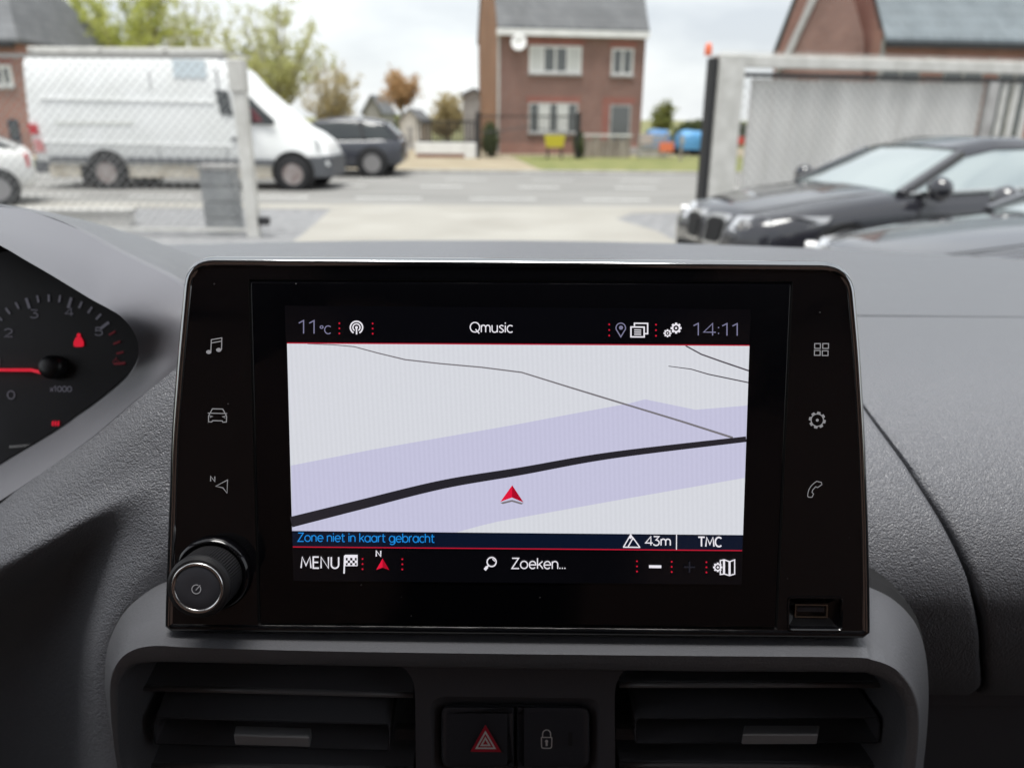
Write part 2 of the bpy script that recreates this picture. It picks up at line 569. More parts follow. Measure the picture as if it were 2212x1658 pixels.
# smooth the sampled seam
for _ in range(6):
    SX = [SX[0]] + [(SX[i - 1] + SX[i] * 2 + SX[i + 1]) / 4 for i in range(1, len(SX) - 1)] + [SX[-1]]
GAP = 0.0011
right_rows, mid_rows = [], []
for i, (y, z) in enumerate(fine):
    n_prev, n_next = fine[max(i - 1, 0)], fine[min(i + 1, len(fine) - 1)]
    tang = Vector((0, n_next[0] - n_prev[0], n_next[1] - n_prev[1])).normalized()
    nor = Vector((0, tang.z, -tang.y))
    if nor.z < 0 and i < 20: nor = -nor
    if nor.y > 0: nor = -nor
    P = lambda x, dn=0.0: Vector((x, y, CZ + z)) + nor * dn
    open_ = min(1.0, max(0.0, (i - first + 6) / 30.0))
    g = GAP * (0.3 + 0.95 * open_)
    s = SX[i]
    fall = 0.0
    right_rows.append([P(s + g, -0.012), P(s + g, -0.0035), P(s + g * 1.3, -0.0012), P(s + g + 0.0022, -0.0003)] + [P(s + g + 0.004 + (0.84 - s - g - 0.004) * (k / 22) ** 1.4) for k in range(23)])
    mid_rows.append([P(-0.06 + (s - g - 0.004 + 0.06) * k / 22) for k in range(23)] + [P(s - g - 0.0022, -0.0003), P(s - g * 1.3, -0.0012), P(s - g, -0.0035), P(s - g, -0.012)])
def lip(rows):
    return [[p + Vector((0, 0, -0.006)) for p in rows[0]]] + rows + [[p + Vector((0, 0.03, -0.006)) for p in rows[-1]], [p + Vector((0, 0.14, 0.0)) for p in rows[-1]]]
b = MB(); b.loft(lip(right_rows), closed=False); b.build('passenger_panel', M['soft'], dash, smooth=True, auto=55)
b = MB(); b.loft(lip(mid_rows), closed=False); b.build('centre_panel', M['soft'], dash, smooth=True, auto=55)
b = MB()
b.loft([[Vector((SX[i] - 0.006, y + 0.0, CZ + z)) + Vector((0, 0.009, -0.005)), Vector((SX[i] + 0.006, y, CZ + z)) + Vector((0, 0.009, -0.005))] for i, (y, z) in enumerate(fine)], closed=False)
b.build('seam', M['gap'], dash)
# driver side of the dash behind the cluster hood
xl = [-0.84 + 0.80 * i / 16 for i in range(17)]
b = MB(); b.loft([[p + Vector((0, 0, -0.005)) for p in profile_rows(PROF2[:2], xl, 4)[0]]] + profile_rows(PROF2[:2], xl, 4), closed=False)
b.build('driver_deck', M['soft'], dash, smooth=True)
# glovebox under the passenger panel
b = MB()
b.loft([[Vector((x, 0.42 + dy, CZ + z)) for x in (0.12, 0.2, 0.4, 0.84)] for dy, z in ((0.05, -0.290), (-0.045, -0.296), (-0.06, -0.304), (-0.06, -0.318), (-0.054, -0.322), (-0.052, -0.324), (-0.045, -0.44), (0.0, -0.6))], closed=False)
b.build('glovebox_lid', M['console'], dash, smooth=True, auto=40)

# driver-side lower panel: rolls under, with a ridge beside the centre trim
LD = [
    [(-420, 1310, .40), (-150, 1172, .365), (0, 1082, .350), (100, 1015, .343), (200, 944, .338), (292, 867, .335), (372, 802, .334), (470, 720, .336)],
    [(-420, 1345, .385), (-150, 1215, .352), (0, 1128, .336), (105, 1062, .330), (205, 996, .326), (296, 925, .324), (372, 870, .324), (470, 800, .326)],
    [(-420, 1370, .372), (-150, 1265, .340), (0, 1180, .324), (110, 1118, .320), (215, 1060, .317), (305, 1010, .315), (380, 975, .314), (470, 930, .314)],
    [(-420, 1400, .362), (-150, 1310, .331), (0, 1228, .317), (105, 1170, .313), (215, 1108, .311), (305, 1066, .309), (380, 1050, .308), (470, 1030, .308)],
    [(-420, 1440, .385), (-150, 1352, .345), (0, 1266, .327), (90, 1212, .322), (190, 1152, .317), (290, 1112, .308), (372, 1108, .303), (470, 1100, .302)],
    [(-420, 1480, .42), (-150, 1400, .378), (0, 1316, .358), (80, 1270, .350), (165, 1215, .335), (270, 1165, .310), (362, 1165, .299), (470, 1180, .297)],
    [(-420, 1540, .46), (-150, 1470, .42), (0, 1400, .402), (75, 1372, .388), (145, 1335, .358), (215, 1290, .316), (285, 1275, .299), (400, 1300, .300)],
    [(-420, 1620, .49), (-150, 1570, .45), (0, 1510, .430), (75, 1492, .410), (140, 1468, .368), (186, 1440, .323), (224, 1432, .303), (330, 1440, .305)],
    [(-420, 1800, .51), (-150, 1760, .47), (0, 1720, .45), (80, 1710, .425), (150, 1700, .380), (205, 1700, .330), (262, 1700, .306), (340, 1700, .310)],
]
rows = grid_surface(LD, 8, 8)
rows = [[p + Vector((0, 0.004, -0.008)) for p in rows[0]]] + rows
b = MB(); b.loft(rows, closed=False)
b.build('driver_lower_panel', M['soft'], dash, smooth=True, auto=70)
# ------------------------------------------------------------------ instrument cluster with its hood
cluster = empty('instrument_cluster', (-0.25, 0.42, CZ - 0.3), label='dark instrument cluster with a red needle under a smooth grey hood', cat='dashboard gauge')
outer = [(-330, 470), (-200, 444), (-80, 438), (0, 446), (60, 456), (120, 475), (180, 502), (230, 530), (300, 565), (372, 602), (425, 650), (440, 700), (425, 750), (372, 803), (292, 866), (200, 943), (104, 1012), (0, 1081), (-90, 1135), (-200, 1190), (-330, 1250)]
inner = [(-330, 500), (-200, 478), (-80, 494), (0, 530), (52, 560), (104, 590), (152, 619), (200, 648), (232, 665), (262, 684), (288, 715), (299, 748), (294, 782), (267, 820), (208, 869), (167, 898), (125, 928), (42, 978), (-60, 1036), (-200, 1090), (-330, 1140)]
dep_o = [.44, .44, .435, .43, .425, .42, .413, .405, .394, .382, .370, .360, .353, .349, .347, .346, .346, .348, .352, .36, .37]
dep_i = [.345, .342, .340, .338, .337, .336, .336, .336, .336, .340, .346, .352, .356, .358, .361, .363, .366, .370, .374, .378, .38]
def strip(t, k=5):
    """ring between the outer (t=0) and inner (t=1) edge of the hood"""
    pts = [((1 - t) * o[0] + t * i[0], (1 - t) * o[1] + t * i[1], (1 - t) * a + t * c) for o, i, a, c in zip(outer, inner, dep_o, dep_i)]
    return [on_y(*p) for p in catmull(pts, k)]
def bulge(ring, t):
    c = on_y(60, 780, .36)
    return [p + (p - c).normalized() * 0.0022 * math.sin(math.pi * t) + Vector((0, -0.003 * math.sin(math.pi * t), 0)) for p in ring]
b = MB()
hood = [[p + Vector((0, 0.012, -0.003)) for p in strip(0)]] + [bulge(strip(t), t) for t in (0, 0.02, 0.12, 0.25, 0.4, 0.55, 0.7, 0.82, 0.9, 0.96, 1.0)]
lipr = strip(1.0)
cI = on_y(60, 780, .345)
hood += [[p + (cI - p) * 0.012 + Vector((0, 0.0025, 0)) for p in lipr]]
b.loft(hood, closed=False)
b.build('hood', M['smooth'], cluster, smooth=True, auto=70)
b = MB()
tw = lambda p: min(1.0, max(0.05, (p.z - cI.z + 0.012) / 0.016))
tun = [[p + (cI - p) * k + Vector((0, dy * tw(p), -0.30 * dy * min(1.0, max(0.0, (p.z - cI.z) / 0.025)))) for p in lipr] for k, dy in ((0.013, 0.002), (0.03, 0.02), (0.03, 0.075))]
b.loft(tun, closed=False)
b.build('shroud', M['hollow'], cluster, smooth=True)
# dark hood joint and the pad behind it, rising from the deck
pad = [
    [(-330, 470, .44), (-200, 443, .44), (-80, 436, .436), (0, 444, .431), (120, 473, .421), (230, 528, .411), (300, 563, .401), (372, 600, .386), (450, 645, .38)],
    [(-330, 466, .47), (-200, 440, .47), (-80, 433, .466), (0, 441.5, .461), (120, 467, .455), (230, 514, .452), (300, 545, .45), (372, 578, .44), (450, 625, .44)],
    [(-330, 468, .56), (-200, 444, .56), (-80, 437, .56), (0, 444, .56), (90, 456, .56), (180, 475, .57), (270, 501, .58), (350, 528, .60), (450, 575, .56)],
    [(-330, 500, .68), (-200, 480, .68), (-80, 470, .69), (0, 470, .70), (90, 480, .70), (180, 496, .71), (270, 515, .72), (350, 536, .74), (450, 560, .70)],
    [(-330, 560, .80), (-200, 560, .80), (-80, 560, .80), (0, 560, .80), (90, 560, .80), (180, 560, .80), (270, 562, .80), (350, 564, .80), (450, 590, .78)],
]
rows = grid_surface(pad, 6, 6)
rows = [[p + Vector((0, 0.002, -0.012)) for p in rows[0]]] + rows
b = MB(); b.loft(rows, closed=False)
b.build('hood_pad', M['soft'], dash, smooth=True, auto=60)

CP = Plane(on_y(107, 790, .415), (0, -math.cos(R(20)), math.sin(R(20))))
M['dial'] = vary(material('dial_face', (0.012, 0.012, 0.016), 0.45), 40, (0.010, 0.010, 0.013), (0.016, 0.016, 0.021))
b = MB(); b.fill([CP.at(60 + (p[0] - 60) * 1.03, 780 + (p[1] - 780) * 1.03) for p in catmull(inner, 5)])
b.build('dial_plate', M['dial'], cluster)
M['dial_print'] = material('dial_print', (0.32, 0.32, 0.36), 0.5, emit=em(52, 52, 60))
M['red_light'] = material('red_lamp', (0.2, 0.01, 0.02), 0.4, emit=em(196, 16, 42), strength=1.0)
M['dim_red'] = material('dim_red_print', (0.10, 0.01, 0.015), 0.5, emit=em(58, 12, 18))
def cring(ang, r):
    return 107 + r * math.cos(R(ang)), 795 - r * math.sin(R(ang)) * 0.97
def dial_tick(ang, r0, r1, w, mat):
    (x0, y0), (x1, y1) = cring(ang, r0), cring(ang, r1)
    dx, dy = x1 - x0, y1 - y0
    l = math.hypot(dx, dy); nx, ny = -dy / l * w / 2, dx / l * w / 2
    q = MB(); q.fill([CP.at(x0 + nx, y0 + ny, .0006), CP.at(x1 + nx, y1 + ny, .0006), CP.at(x1 - nx, y1 - ny, .0006), CP.at(x0 - nx, y0 - ny, .0006)])
    q.build('tick', mat, cluster)
for k in range(0, 25):
    a = 212 - (212 - 4) * k / 24
    if k % 4 == 0: dial_tick(a, 140, 164, 6, M['dial_print'] if k < 21 else M['dim_red'])
    else: dial_tick(a, 148, 164, 4.5, M['dial_print'] if k < 20 else M['dim_red'])

def stroke_mesh(q, pts, w, closed=False, h=.0006, plane=None):
    """a ribbon of width w (one number or one per point) along picture points"""
    plane = plane or SP  # the display's plane
    m = len(pts)
    Lft, Rgt = [], []
    for i in range(m):
        p = Vector(pts[i])
        a = Vector(pts[i - 1]) if (closed or i > 0) else None
        c = Vector(pts[(i + 1) % m]) if (closed or i < m - 1) else None
        e1 = (p - a).normalized() if a is not None else (c - p).normalized()
        e2 = (c - p).normalized() if c is not None else e1
        n1, n2 = Vector((-e1.y, e1.x)), Vector((-e2.y, e2.x))
        nn = n1 + n2
        if nn.length < 1e-3: nn = n1 * 2
        nn = nn / max(nn.length_squared / 2, 0.45)
        ww = (w[i] if hasattr(w, '__len__') else w) / 2
        Lft.append(plane.at(*(p + nn * ww), h)); Rgt.append(plane.at(*(p - nn * ww), h))
    if closed:
        Lft.append(Lft[0]); Rgt.append(Rgt[0])
    return q.loft([Lft, Rgt], False)

def _arc(cx, cy, rx, ry, a0, a1, n=12):
    return [(cx + rx * math.cos(R(a0 + (a1 - a0) * k / n)), cy + ry * math.sin(R(a0 + (a1 - a0) * k / n))) for k in range(n + 1)]
def _ring(cx, cy, rx, ry):
    return _arc(cx, cy, rx, ry, 90, 450, 22)
_arch = lambda x0, x1: _arc((x0 + x1) / 2, .46, (x1 - x0) / 2, .26, 180, 0, 10) + [(x1, 0)]
GLYPH = {  # advance, strokes; capitals are 1 high
    ' ': (.34, []), '.': (.22, ['.', (.07, .06)]), ':': (.26, ['.', (.1, .18), (.1, .66)]),
    '1': (.52, [[(.03, .80), (.27, 1.0), (.27, 0)]]), '4': (.68, [[(.48, 0), (.48, 1), (.02, .27), (.64, .27)]]),
    '3': (.62, [[(.05, 1), (.50, 1), (.24, .61)] + _arc(.25, .30, .27, .31, 85, -150)]),
    '0': (.72, [_ring(.33, .5, .29, .5)]), '2': (.66, [_arc(.30, .71, .27, .29, 165, -38) + [(.03, 0), (.60, 0)]]),
    '5': (.64, [[(.54, 1), (.12, 1), (.09, .57)] + _arc(.28, .32, .28, .32, 110, -150)]),
    '6': (.66, [_ring(.32, .32, .28, .32), [(.05, .40), (.40, 1)]]), 'x': (.52, [[(.03, .7), (.47, 0)], [(.47, .7), (.03, 0)]]),
    'C': (.76, [_arc(.40, .5, .37, .5, 48, 312, 18)]), 'Q': (.98, [_ring(.46, .5, .43, .5), [(.52, .30), (.86, -.14)]]),
    'Z': (.74, [[(.05, 1), (.62, 1), (.03, 0), (.66, 0)]]), 'M': (1.0, [[(.05, 0), (.15, 1), (.47, .22), (.79, 1), (.89, 0)]]),
    'E': (.66, [[(.54, 1), (.08, 1), (.08, 0), (.56, 0)], [(.08, .52), (.50, .52)]]), 'N': (.86, [[(.08, 0), (.08, 1), (.70, 0), (.70, 1)]]),
    'U': (.84, [[(.08, 1)] + _arc(.39, .32, .31, .32, 180, 360) + [(.70, 1)]]), 'T': (.74, [[(.02, 1), (.68, 1)], [(.35, 1), (.35, 0)]]),
    'm': (.98, [[(.06, 0), (.06, .72)], _arch(.06, .46), _arch(.46, .86)]), 'n': (.66, [[(.06, 0), (.06, .72)], _arch(.06, .54)]),
    'h': (.66, [[(.06, 0), (.06, 1.03)], _arch(.06, .54)]), 'u': (.66, [[(.06, .72)] + _arc(.30, .26, .24, .26, 180, 360, 10) + [(.54, .72)], [(.54, .4), (.54, 0)]]),
    's': (.54, [[p for p in catmull([(.44, .62), (.26, .72), (.08, .56), (.26, .38), (.45, .18), (.25, .0), (.05, .09)], 4)]]),
    'i': (.20, [[(.07, 0), (.07, .72)], '.', (.07, .95)]), 'c': (.60, [_arc(.33, .36, .29, .36, 48, 312, 16)]),
    'o': (.76, [_ring(.36, .36, .31, .36)]), 'e': (.72, [[(.06, .37), (.64, .37)] + _arc(.35, .36, .29, .36, 3, 318, 18)]),
    't': (.46, [[(.17, .96)] + _arc(.32, .15, .15, .15, 180, 300, 6), [(.02, .70), (.40, .70)]]),
    'k': (.58, [[(.06, 0), (.06, 1.03)], [(.50, .72), (.10, .33)], [(.22, .45), (.54, 0)]]),
    'a': (.74, [_ring(.34, .36, .29, .36), [(.63, .72), (.63, 0)]]), 'r': (.42, [[(.06, 0), (.06, .72)], _arc(.30, .44, .24, .28, 180, 78, 7)]),
    'g': (.74, [_ring(.34, .36, .29, .36), [(.63, .72), (.63, -.08)] + _arc(.36, -.08, .27, .20, 0, -150, 9)]),
    'b': (.74, [[(.06, 1.03), (.06, 0)], _ring(.36, .36, .29, .36)]), '\u00b0': (.46, [_ring(.18, .84, .15, .16)]),
}
def letters(plane, s, x0, x1, base, mat, parent, name='lettering', h=.0006, cap=20, slope=0.0085, weight=2.2):
    """monoline writing between picture x0 and x1 on the line base, capitals cap high"""
    tot = sum(GLYPH[c][0] for c in s) - .12
    k = (x1 - x0) / tot
    q, pen, i = MB(), 0.0, 0
    at = lambda p: (x0 + (pen + p[0]) * k, base - p[1] * cap + (pen + p[0]) * k * slope)
    for c in s:
        dot = False
        for st in GLYPH[c][1]:
            i += 1
            if st == '.': dot = True; continue
            if dot:
                (x, y), r = at(st), weight * .62
                q.fill([plane.at(x + r * math.cos(a * .785), y + r * math.sin(a * .785), h + i * 4e-6) for a in range(8)])
            else:
                stroke_mesh(q, [at(p) for p in st], weight, h=h + i * 4e-6, plane=plane)
        pen += GLYPH[c][0]
    return q.build(name, mat, parent, fix=False)
for s, x, y in (('2', 17, 727), ('3', 73, 686), ('4', 148, 682), ('5', 212, 724), ('0', 23, 861), ('1', -3, 790)):
    letters(CP, s, x - (8 if s != '1' else 4), x + (8 if s != '1' else 4), y, M['dial_print'], cluster, 'numeral', cap=17)
letters(CP, '6', 243, 256, 787, M['dim_red'], cluster, 'numeral', cap=16, weight=1.6)
letters(CP, 'x1000', 108, 154, 845, M['dial_print'], cluster, 'lettering', cap=11)
M['dial_print'].node_tree.nodes['Principled BSDF'].inputs['Roughness'].default_value = 0.6
# needle
b = MB()
b.loft([[CP.at(x, y, h) for x, y, h in ((-160, 795, .004), (-160, 801, .004), (-160, 801, .001), (-160, 795, .001))],
        [CP.at(x, y, h) for x, y, h in ((68, 795.5, .005), (68, 802.5, .005), (68, 802.5, .001), (68, 795.5, .001))],
        [CP.at(x, y, h) for x, y, h in ((110, 806, .006), (106, 812, .006), (106, 812, .001), (110, 806, .001))]], True, True, True)
b.build('needle', M['red_light'], cluster)
b = MB()
hubc = CP.at(120, 793, 0)
b.lathe(hubc, CP.n, [(.0068, 0), (.0066, .005), (.0056, .0072), (.003, .008)], 28)
b.build('needle_hub', material('hub_plastic', (0.02, 0.02, 0.023), 0.35), cluster, smooth=True, auto=50)
# red warning symbol: seat-belt figure
b = MB()
b.disc(CP.at(170, 724, .0007), CP.n, .0012, 16)
b.fill([CP.at(x, y, .0007) for x, y in ((164, 728), (176, 728), (181, 738), (181, 747), (176, 749), (164, 749), (159, 747), (159, 738))])
b.build('warning_lamp', M['red_light'], cluster)
b = MB()
for k in range(3):
    b.fill([CP.at(x, y, .0007) for x, y in ((112 + 6 * k, 910), (116 + 6 * k, 908), (116 + 6 * k, 919), (112 + 6 * k, 920))])
b.build('warning_lamp', M['red_light'], cluster)
b = MB(); b.fill([CP.at(x, y, .0008) for x, y in ((20, 962), (100, 955), (98, 961), (20, 968))])
b.build('trim_line', M['chrome'], cluster)

# ------------------------------------------------------------------ centre display
TILT = R(13.2)
SP = Plane(EYE + FWD * 0.290, (0, -math.cos(TILT), math.sin(TILT)))
SXA, SYA = Vector((1, 0, 0)), Vector((0, math.sin(TILT), math.cos(TILT)))
def uv(px, py, h=0.0):
    q = SP.at(px, py, h) - SP.p
    return (q.dot(SXA), q.dot(SYA))
def wp(u, v, h=0.0):
    return SP.p + SXA * u + SYA * v + SP.n * h
disp = empty('infotainment_display', wp(0, -0.10), label='black glossy centre display showing a map, with a rotary knob and touch symbols', cat='car display')
out_px = [(349, 1357), (356, 1150), (362, 948), (375, 780), (396, 551), (1106, 556), (1848, 563), (1866, 760), (1877, 951), (1884, 1150), (1887, 1371), (1870, 1384.5), (364, 1369.5)]
rads = [0.0006, .01, .01, .01, .0115, .01, .0125, .01, .01, .01, .0006, .0006, .0006]
OUT = [uv(*p) for p in out_px]
def outline(d):
    """the display's outline drawn in by d, corners rounded"""
    return round_poly(inset(OUT, d), [max(r - d, 0.00025) for r in rads], 8)
steps = [(0.0025, -0.020), (0.0, -0.014), (0.0, -0.0042), (0.00015, -0.0030), (0.0006, -0.0017), (0.0014, -0.0007), (0.0022, -0.0003), (0.0029, -0.0004), (0.0034, -0.0008), (0.0037, -0.0011)]
rings = [[wp(u, v, h) for u, v in outline(d)] for d, h in steps]
b = MB(); b.loft([r[4:95] for r in rings], False)
b.build('rim', M['dark_chrome'], disp, smooth=True, auto=60)
b = MB(); b.loft([r[94:] + r[:5] for r in rings], False)
b.build('rim_bottom_shade', M['gloss'], disp, smooth=True, auto=60)  # underside of the same rim, blackened to stand for its dark reflection
b = MB(); b.fill(rings[0])
b.build('back_shell', M['button'], disp)
# front glass, with a fine joint round the screen module
mod = [uv(*p) for p in ((535, 603), (1715, 608), (1681, 1361), (555, 1352))]
modi = [uv(*p) for p in ((541, 609.5), (1709, 614.5), (1675.5, 1355.5), (561, 1346.5))]
fr = [wp(u, v, -0.0011) for u, v in outline(0.0037)]
knob_px, usb_px = None, None
usb_out = round_poly([uv(*p) for p in ((1703, 1289), (1827, 1290), (1824, 1366), (1702, 1365))], 0.0022, 5)
usb_hole = [wp(u, v, -0.0011) for u, v in usb_out]
b = MB(); b.fill(fr, [[wp(u, v, -0.0011) for u, v in mod], usb_hole])
b.build('front_face', M['gloss'], disp)
b = MB()
mr = lambda d, h: [wp(u, v, h) for u, v in round_poly(inset(mod, d), 0.0004, 3)]
b.loft([mr(0, -0.0011), mr(0.00025, -0.0022), mr(0.0006, -0.0022)], True)
b.build('joint', M['gap'], disp, smooth=False)
b = MB()
md_ = lambda d, h: [wp(u, v, h) for u, v in round_poly(inset(modi, d), 0.0004, 3)]
b.loft([md_(-0.0002, -0.0022), md_(-0.0002, -0.0010), md_(0.00005, -0.0006), md_(0.0004, -0.00045)], True, False, True)
b.build('screen_glass', M['glass_face'], disp, smooth=True, auto=30)
screen = put('screen', [SP.at(x, y, 0.0) for x, y in ((615, 660), (1622, 668), (1602, 1262), (634, 1254))], [(0, 3, 2, 1)], material('screen_black', (0.002, 0.002, 0.003), 0.12, emit=em(4, 4, 6)), disp)

def flat(name, pts, mat, h, parent=screen):
    q = MB(); q.fill([SP.at(x, y, h) for x, y in pts])
    return q.build(name, mat, parent, fix=False)
def circle(cx, cy, r, a0=0, a1=360, n=20, ry=None):
    ry = ry or r
    full = abs(a1 - a0) >= 360
    return [(cx + r * math.cos(R(a0 + (a1 - a0) * k / n)), cy - ry * math.sin(R(a0 + (a1 - a0) * k / n))) for k in range(n if full else n + 1)]
def blob(q, pts, h=.0006, plane=None):
    return q.fill([(plane or SP).at(x, y, h) for x, y in pts])
def gear(cx, cy, r, teeth=8, depth=0.24, rot=0.0):
    pts = []
    for k in range(teeth):
        for da, rr in ((-0.36, 1 - depth), (-0.24, 1.0), (0.24, 1.0), (0.36, 1 - depth)):
            a = 2 * math.pi * (k + da) / teeth + rot
            pts.append((cx + r * rr * math.cos(a), cy + r * rr * math.sin(a)))
    return pts

M['s_map'] = lit('screen_map_land', 213, 215, 222)
M['s_lav'] = lit('screen_map_lavender', 195, 194, 219)
M['s_road'] = lit('screen_map_road', 37, 35, 42)
M['s_grey'] = lit('screen_map_lane', 118, 114, 119)
M['s_dark'] = lit('screen_map_track', 84, 80, 86)
M['s_white'] = lit('screen_white', 236, 232, 240)
M['s_dim'] = lit('screen_dim', 126, 124, 152)
M['s_faint'] = lit('screen_faint', 27, 28, 36)
M['s_red'] = lit('screen_red', 190, 22, 50)
M['s_red2'] = lit('screen_bright_red', 222, 22, 58)
M['s_red3'] = lit('screen_deep_red', 168, 8, 38)
M['s_blue'] = lit('screen_blue', 26, 138, 222)
M['s_navy'] = lit('screen_navy', 7, 18, 38)
M['s_bar'] = lit('screen_bar', 6, 7, 13)
# liquid-crystal columns: faint beat of the pixel rows in the bright areas
for key in ('s_map', 's_lav'):
    m = M[key]
    bs = m.node_tree.nodes['Principled BSDF']
    tc = N(m, 'ShaderNodeTexCoord')
    mp = N(m, 'ShaderNodeMapping', Rotation=(0, 0.05, 0))
    wv = N(m, 'ShaderNodeTexWave', wave_type='BANDS', bands_direction='X', Scale=170.0, Distortion=1.2, Detail=1.0)
    wv.inputs['Detail Scale'].default_value = 40.0
    n1 = N(m, 'ShaderNodeTexNoise', Scale=900.0, Detail=2.0)
    ad = N(m, 'ShaderNodeMath', operation='ADD')
    mr_ = N(m, 'ShaderNodeMapRange')
    mr_.inputs['From Max'].default_value = 2.0
    mr_.inputs['To Min'].default_value, mr_.inputs['To Max'].default_value = 0.955, 1.045
    L(m, tc, 'Object', mp, 'Vector'); L(m, mp, 'Vector', wv, 'Vector'); L(m, tc, 'Object', n1, 'Vector')
    L(m, wv, 'Fac', ad, 0); L(m, n1, 'Fac', ad, 1); L(m, ad, 0, mr_, 'Value'); L(m, mr_, 'Result', bs, 'Emission Strength')

flat('map_area', [(620, 742), (1619, 747), (1605, 1155), (631, 1146)], M['s_map'], .0001)
flat('map_zone', [(628.5, 1005), (807, 970), (980, 940), (1123, 915), (1198, 900.6), (1360, 870.6), (1393.5, 862), (1502, 884.5), (1614.5, 875.5), (1609, 1031.5), (1360, 1075), (1074.5, 1126), (1037, 1135), (985, 1149.3), (631, 1146)], M['s_lav'], .0002)
q = MB(); stroke_mesh(q, catmull([(628.8, 1127, 23), (780, 1089, 21), (955, 1046, 19), (1123, 1017.5, 17), (1320, 983, 14.5), (1611.8, 948, 12)], 8) and [(p[0], p[1]) for p in catmull([(628.8, 1127), (780, 1089), (955, 1046), (1123, 1017.5), (1320, 983), (1611.8, 948)], 8)], [p[0] for p in catmull([(23,), (21,), (19,), (17,), (14.5,), (12,)], 8)], h=.0004)
q.build('map_road', M['s_road'], screen, fix=False)
for nm, pts, w, mt in (('map_lane', [(664, 742.4), (720, 744.5), (765, 748.5), (815, 762), (875, 776.5), (950, 785), (1040, 793), (1127, 804), (1230, 836), (1348, 872), (1470, 909), (1583, 945)], [1.6, 2, 2.2, 2.6, 2.8, 2.8, 2.9, 3, 3.4, 3.8, 4.2, 4.6], M['s_grey']),
                       ('map_lane', [(1481, 746.5), (1515, 765), (1560, 781), (1617.5, 800.5)], [3, 3.2, 3.4, 3.4], M['s_dark']),
                       ('map_lane', [(1444, 790.5), (1493, 797), (1530, 808), (1616.6, 826)], [1.6, 2.2, 2.6, 2.8], M['s_dark'])):
    q = MB(); stroke_mesh(q, pts, w, h=.0003); q.build(nm, mt, screen, fix=False)
flat('arrow_shadow', [(1081, 1085), (1106, 1079), (1131, 1086.5), (1126, 1089), (1106, 1083), (1086, 1088)], M['s_grey'], .00045)
flat('position_arrow', [(1106.5, 1047.5), (1081, 1083), (1106, 1074)], M['s_red2'], .0005)
flat('position_arrow', [(1106.5, 1047.5), (1106, 1074), (1131, 1084.5)], M['s_red3'], .0005)
q = MB(); stroke_mesh(q, [(620, 740.6), (1619, 745.6)], 2.0, h=.0003); q.build('red_line', M['s_red'], screen, fix=False)
flat('info_bar', [(631.5, 1147.5), (1604.5, 1156.5), (1603.5, 1188), (632.5, 1180)], M['s_navy'], .0001)
q = MB(); stroke_mesh(q, [(632.5, 1180.5), (1603, 1188.5)], 2.2, h=.0003); q.build('red_line', M['s_red'], screen, fix=False)
# writing
T = lambda s, x0, x1, y, mt, cap=20, w=2.3: letters(SP, s, x0, x1, y, mt, screen, cap=cap, weight=w)
T('11', 644, 684, 720, M['s_dim'], 28)
T('\u00b0C', 691, 714, 720.5, M['s_dim'], 17, 2.0)
T('Qmusic', 1015, 1106, 717, M['s_white'], 21)
T('14:11', 1497, 1598, 724, M['s_dim'], 26)
T('Zone niet in kaart gebracht', 643, 937, 1168.5, M['s_blue'], 18, 2.0)
T('43m', 1394, 1448, 1177, M['s_white'], 19, 2.6)
T('TMC', 1508, 1558, 1179.5, M['s_white'], 20, 3.2)
T('MENU', 649, 732, 1226, M['s_white'], 24, 3.0)
T('N', 811.5, 823, 1201, M['s_white'], 12, 2.8)
T('Zoeken...', 1105, 1221, 1227, M['s_white'], 22)
q = MB()
for q_ in (): pass
for x, y, k in ((733, 709, 11), (805, 709.5, 11), (1316, 712.5, 12), (1417, 713, 12), (783, 1217.5, 11), (869, 1218, 11), (1376, 1222.5, 11), (1451, 1223.5, 11), (1526, 1224.5, 11)):
    q = MB()
    for j in (-1, 0, 1): blob(q, circle(x, y + j * k, 2.0, n=10))
    q.build('separator_dots', M['s_red'], screen, fix=False)
# radio mast
q = MB()
stroke_mesh(q, circle(770, 707, 13.2, -62, 242, 26), 3.0); stroke_mesh(q, circle(770, 707, 7.8, -58, 238, 20), 2.6)
blob(q, circle(770, 707, 3, n=12)); stroke_mesh(q, [(770, 707), (770.3, 722)], 3)
q.build('radio_symbol', M['s_white'], screen, fix=False)
# place pin
q = MB()
stroke_mesh(q, [(1341, 727.5), (1333, 714)] + circle(1341, 708, 10.3, 205, -25, 16) + [(1349, 714)], 2.2, True); blob(q, circle(1341.5, 707.5, 4.4, n=14))
q.build('pin_symbol', M['s_dim'], screen, fix=False)
q = MB()
stroke_mesh(q, [(1363, 706), (1391.5, 706.3), (1391.5, 727.5), (1363, 727.2)], 3, True)
stroke_mesh(q, [(1370.5, 704), (1370.5, 698), (1399, 698.3), (1399, 720.5), (1393, 720.5)], 2.8)
for k in range(3): stroke_mesh(q, [(1370, 712.5 + 4.6 * k), (1385, 712.7 + 4.6 * k)], 2)
q.build('pages_symbol', M['s_white'], screen, fix=False)
for cx, cy, r in ((1442, 719.5, 8.6), (1460.5, 708.5, 12)):
    q = MB()
    q.fill([SP.at(*p, .0006) for p in gear(cx, cy, r)], [[SP.at(*p, .0006) for p in circle(cx, cy, r * 0.5, n=16)]])
    blob(q, circle(cx, cy, r * 0.2, n=10))
    q.build('gear_symbol', M['s_white'], screen, fix=False)
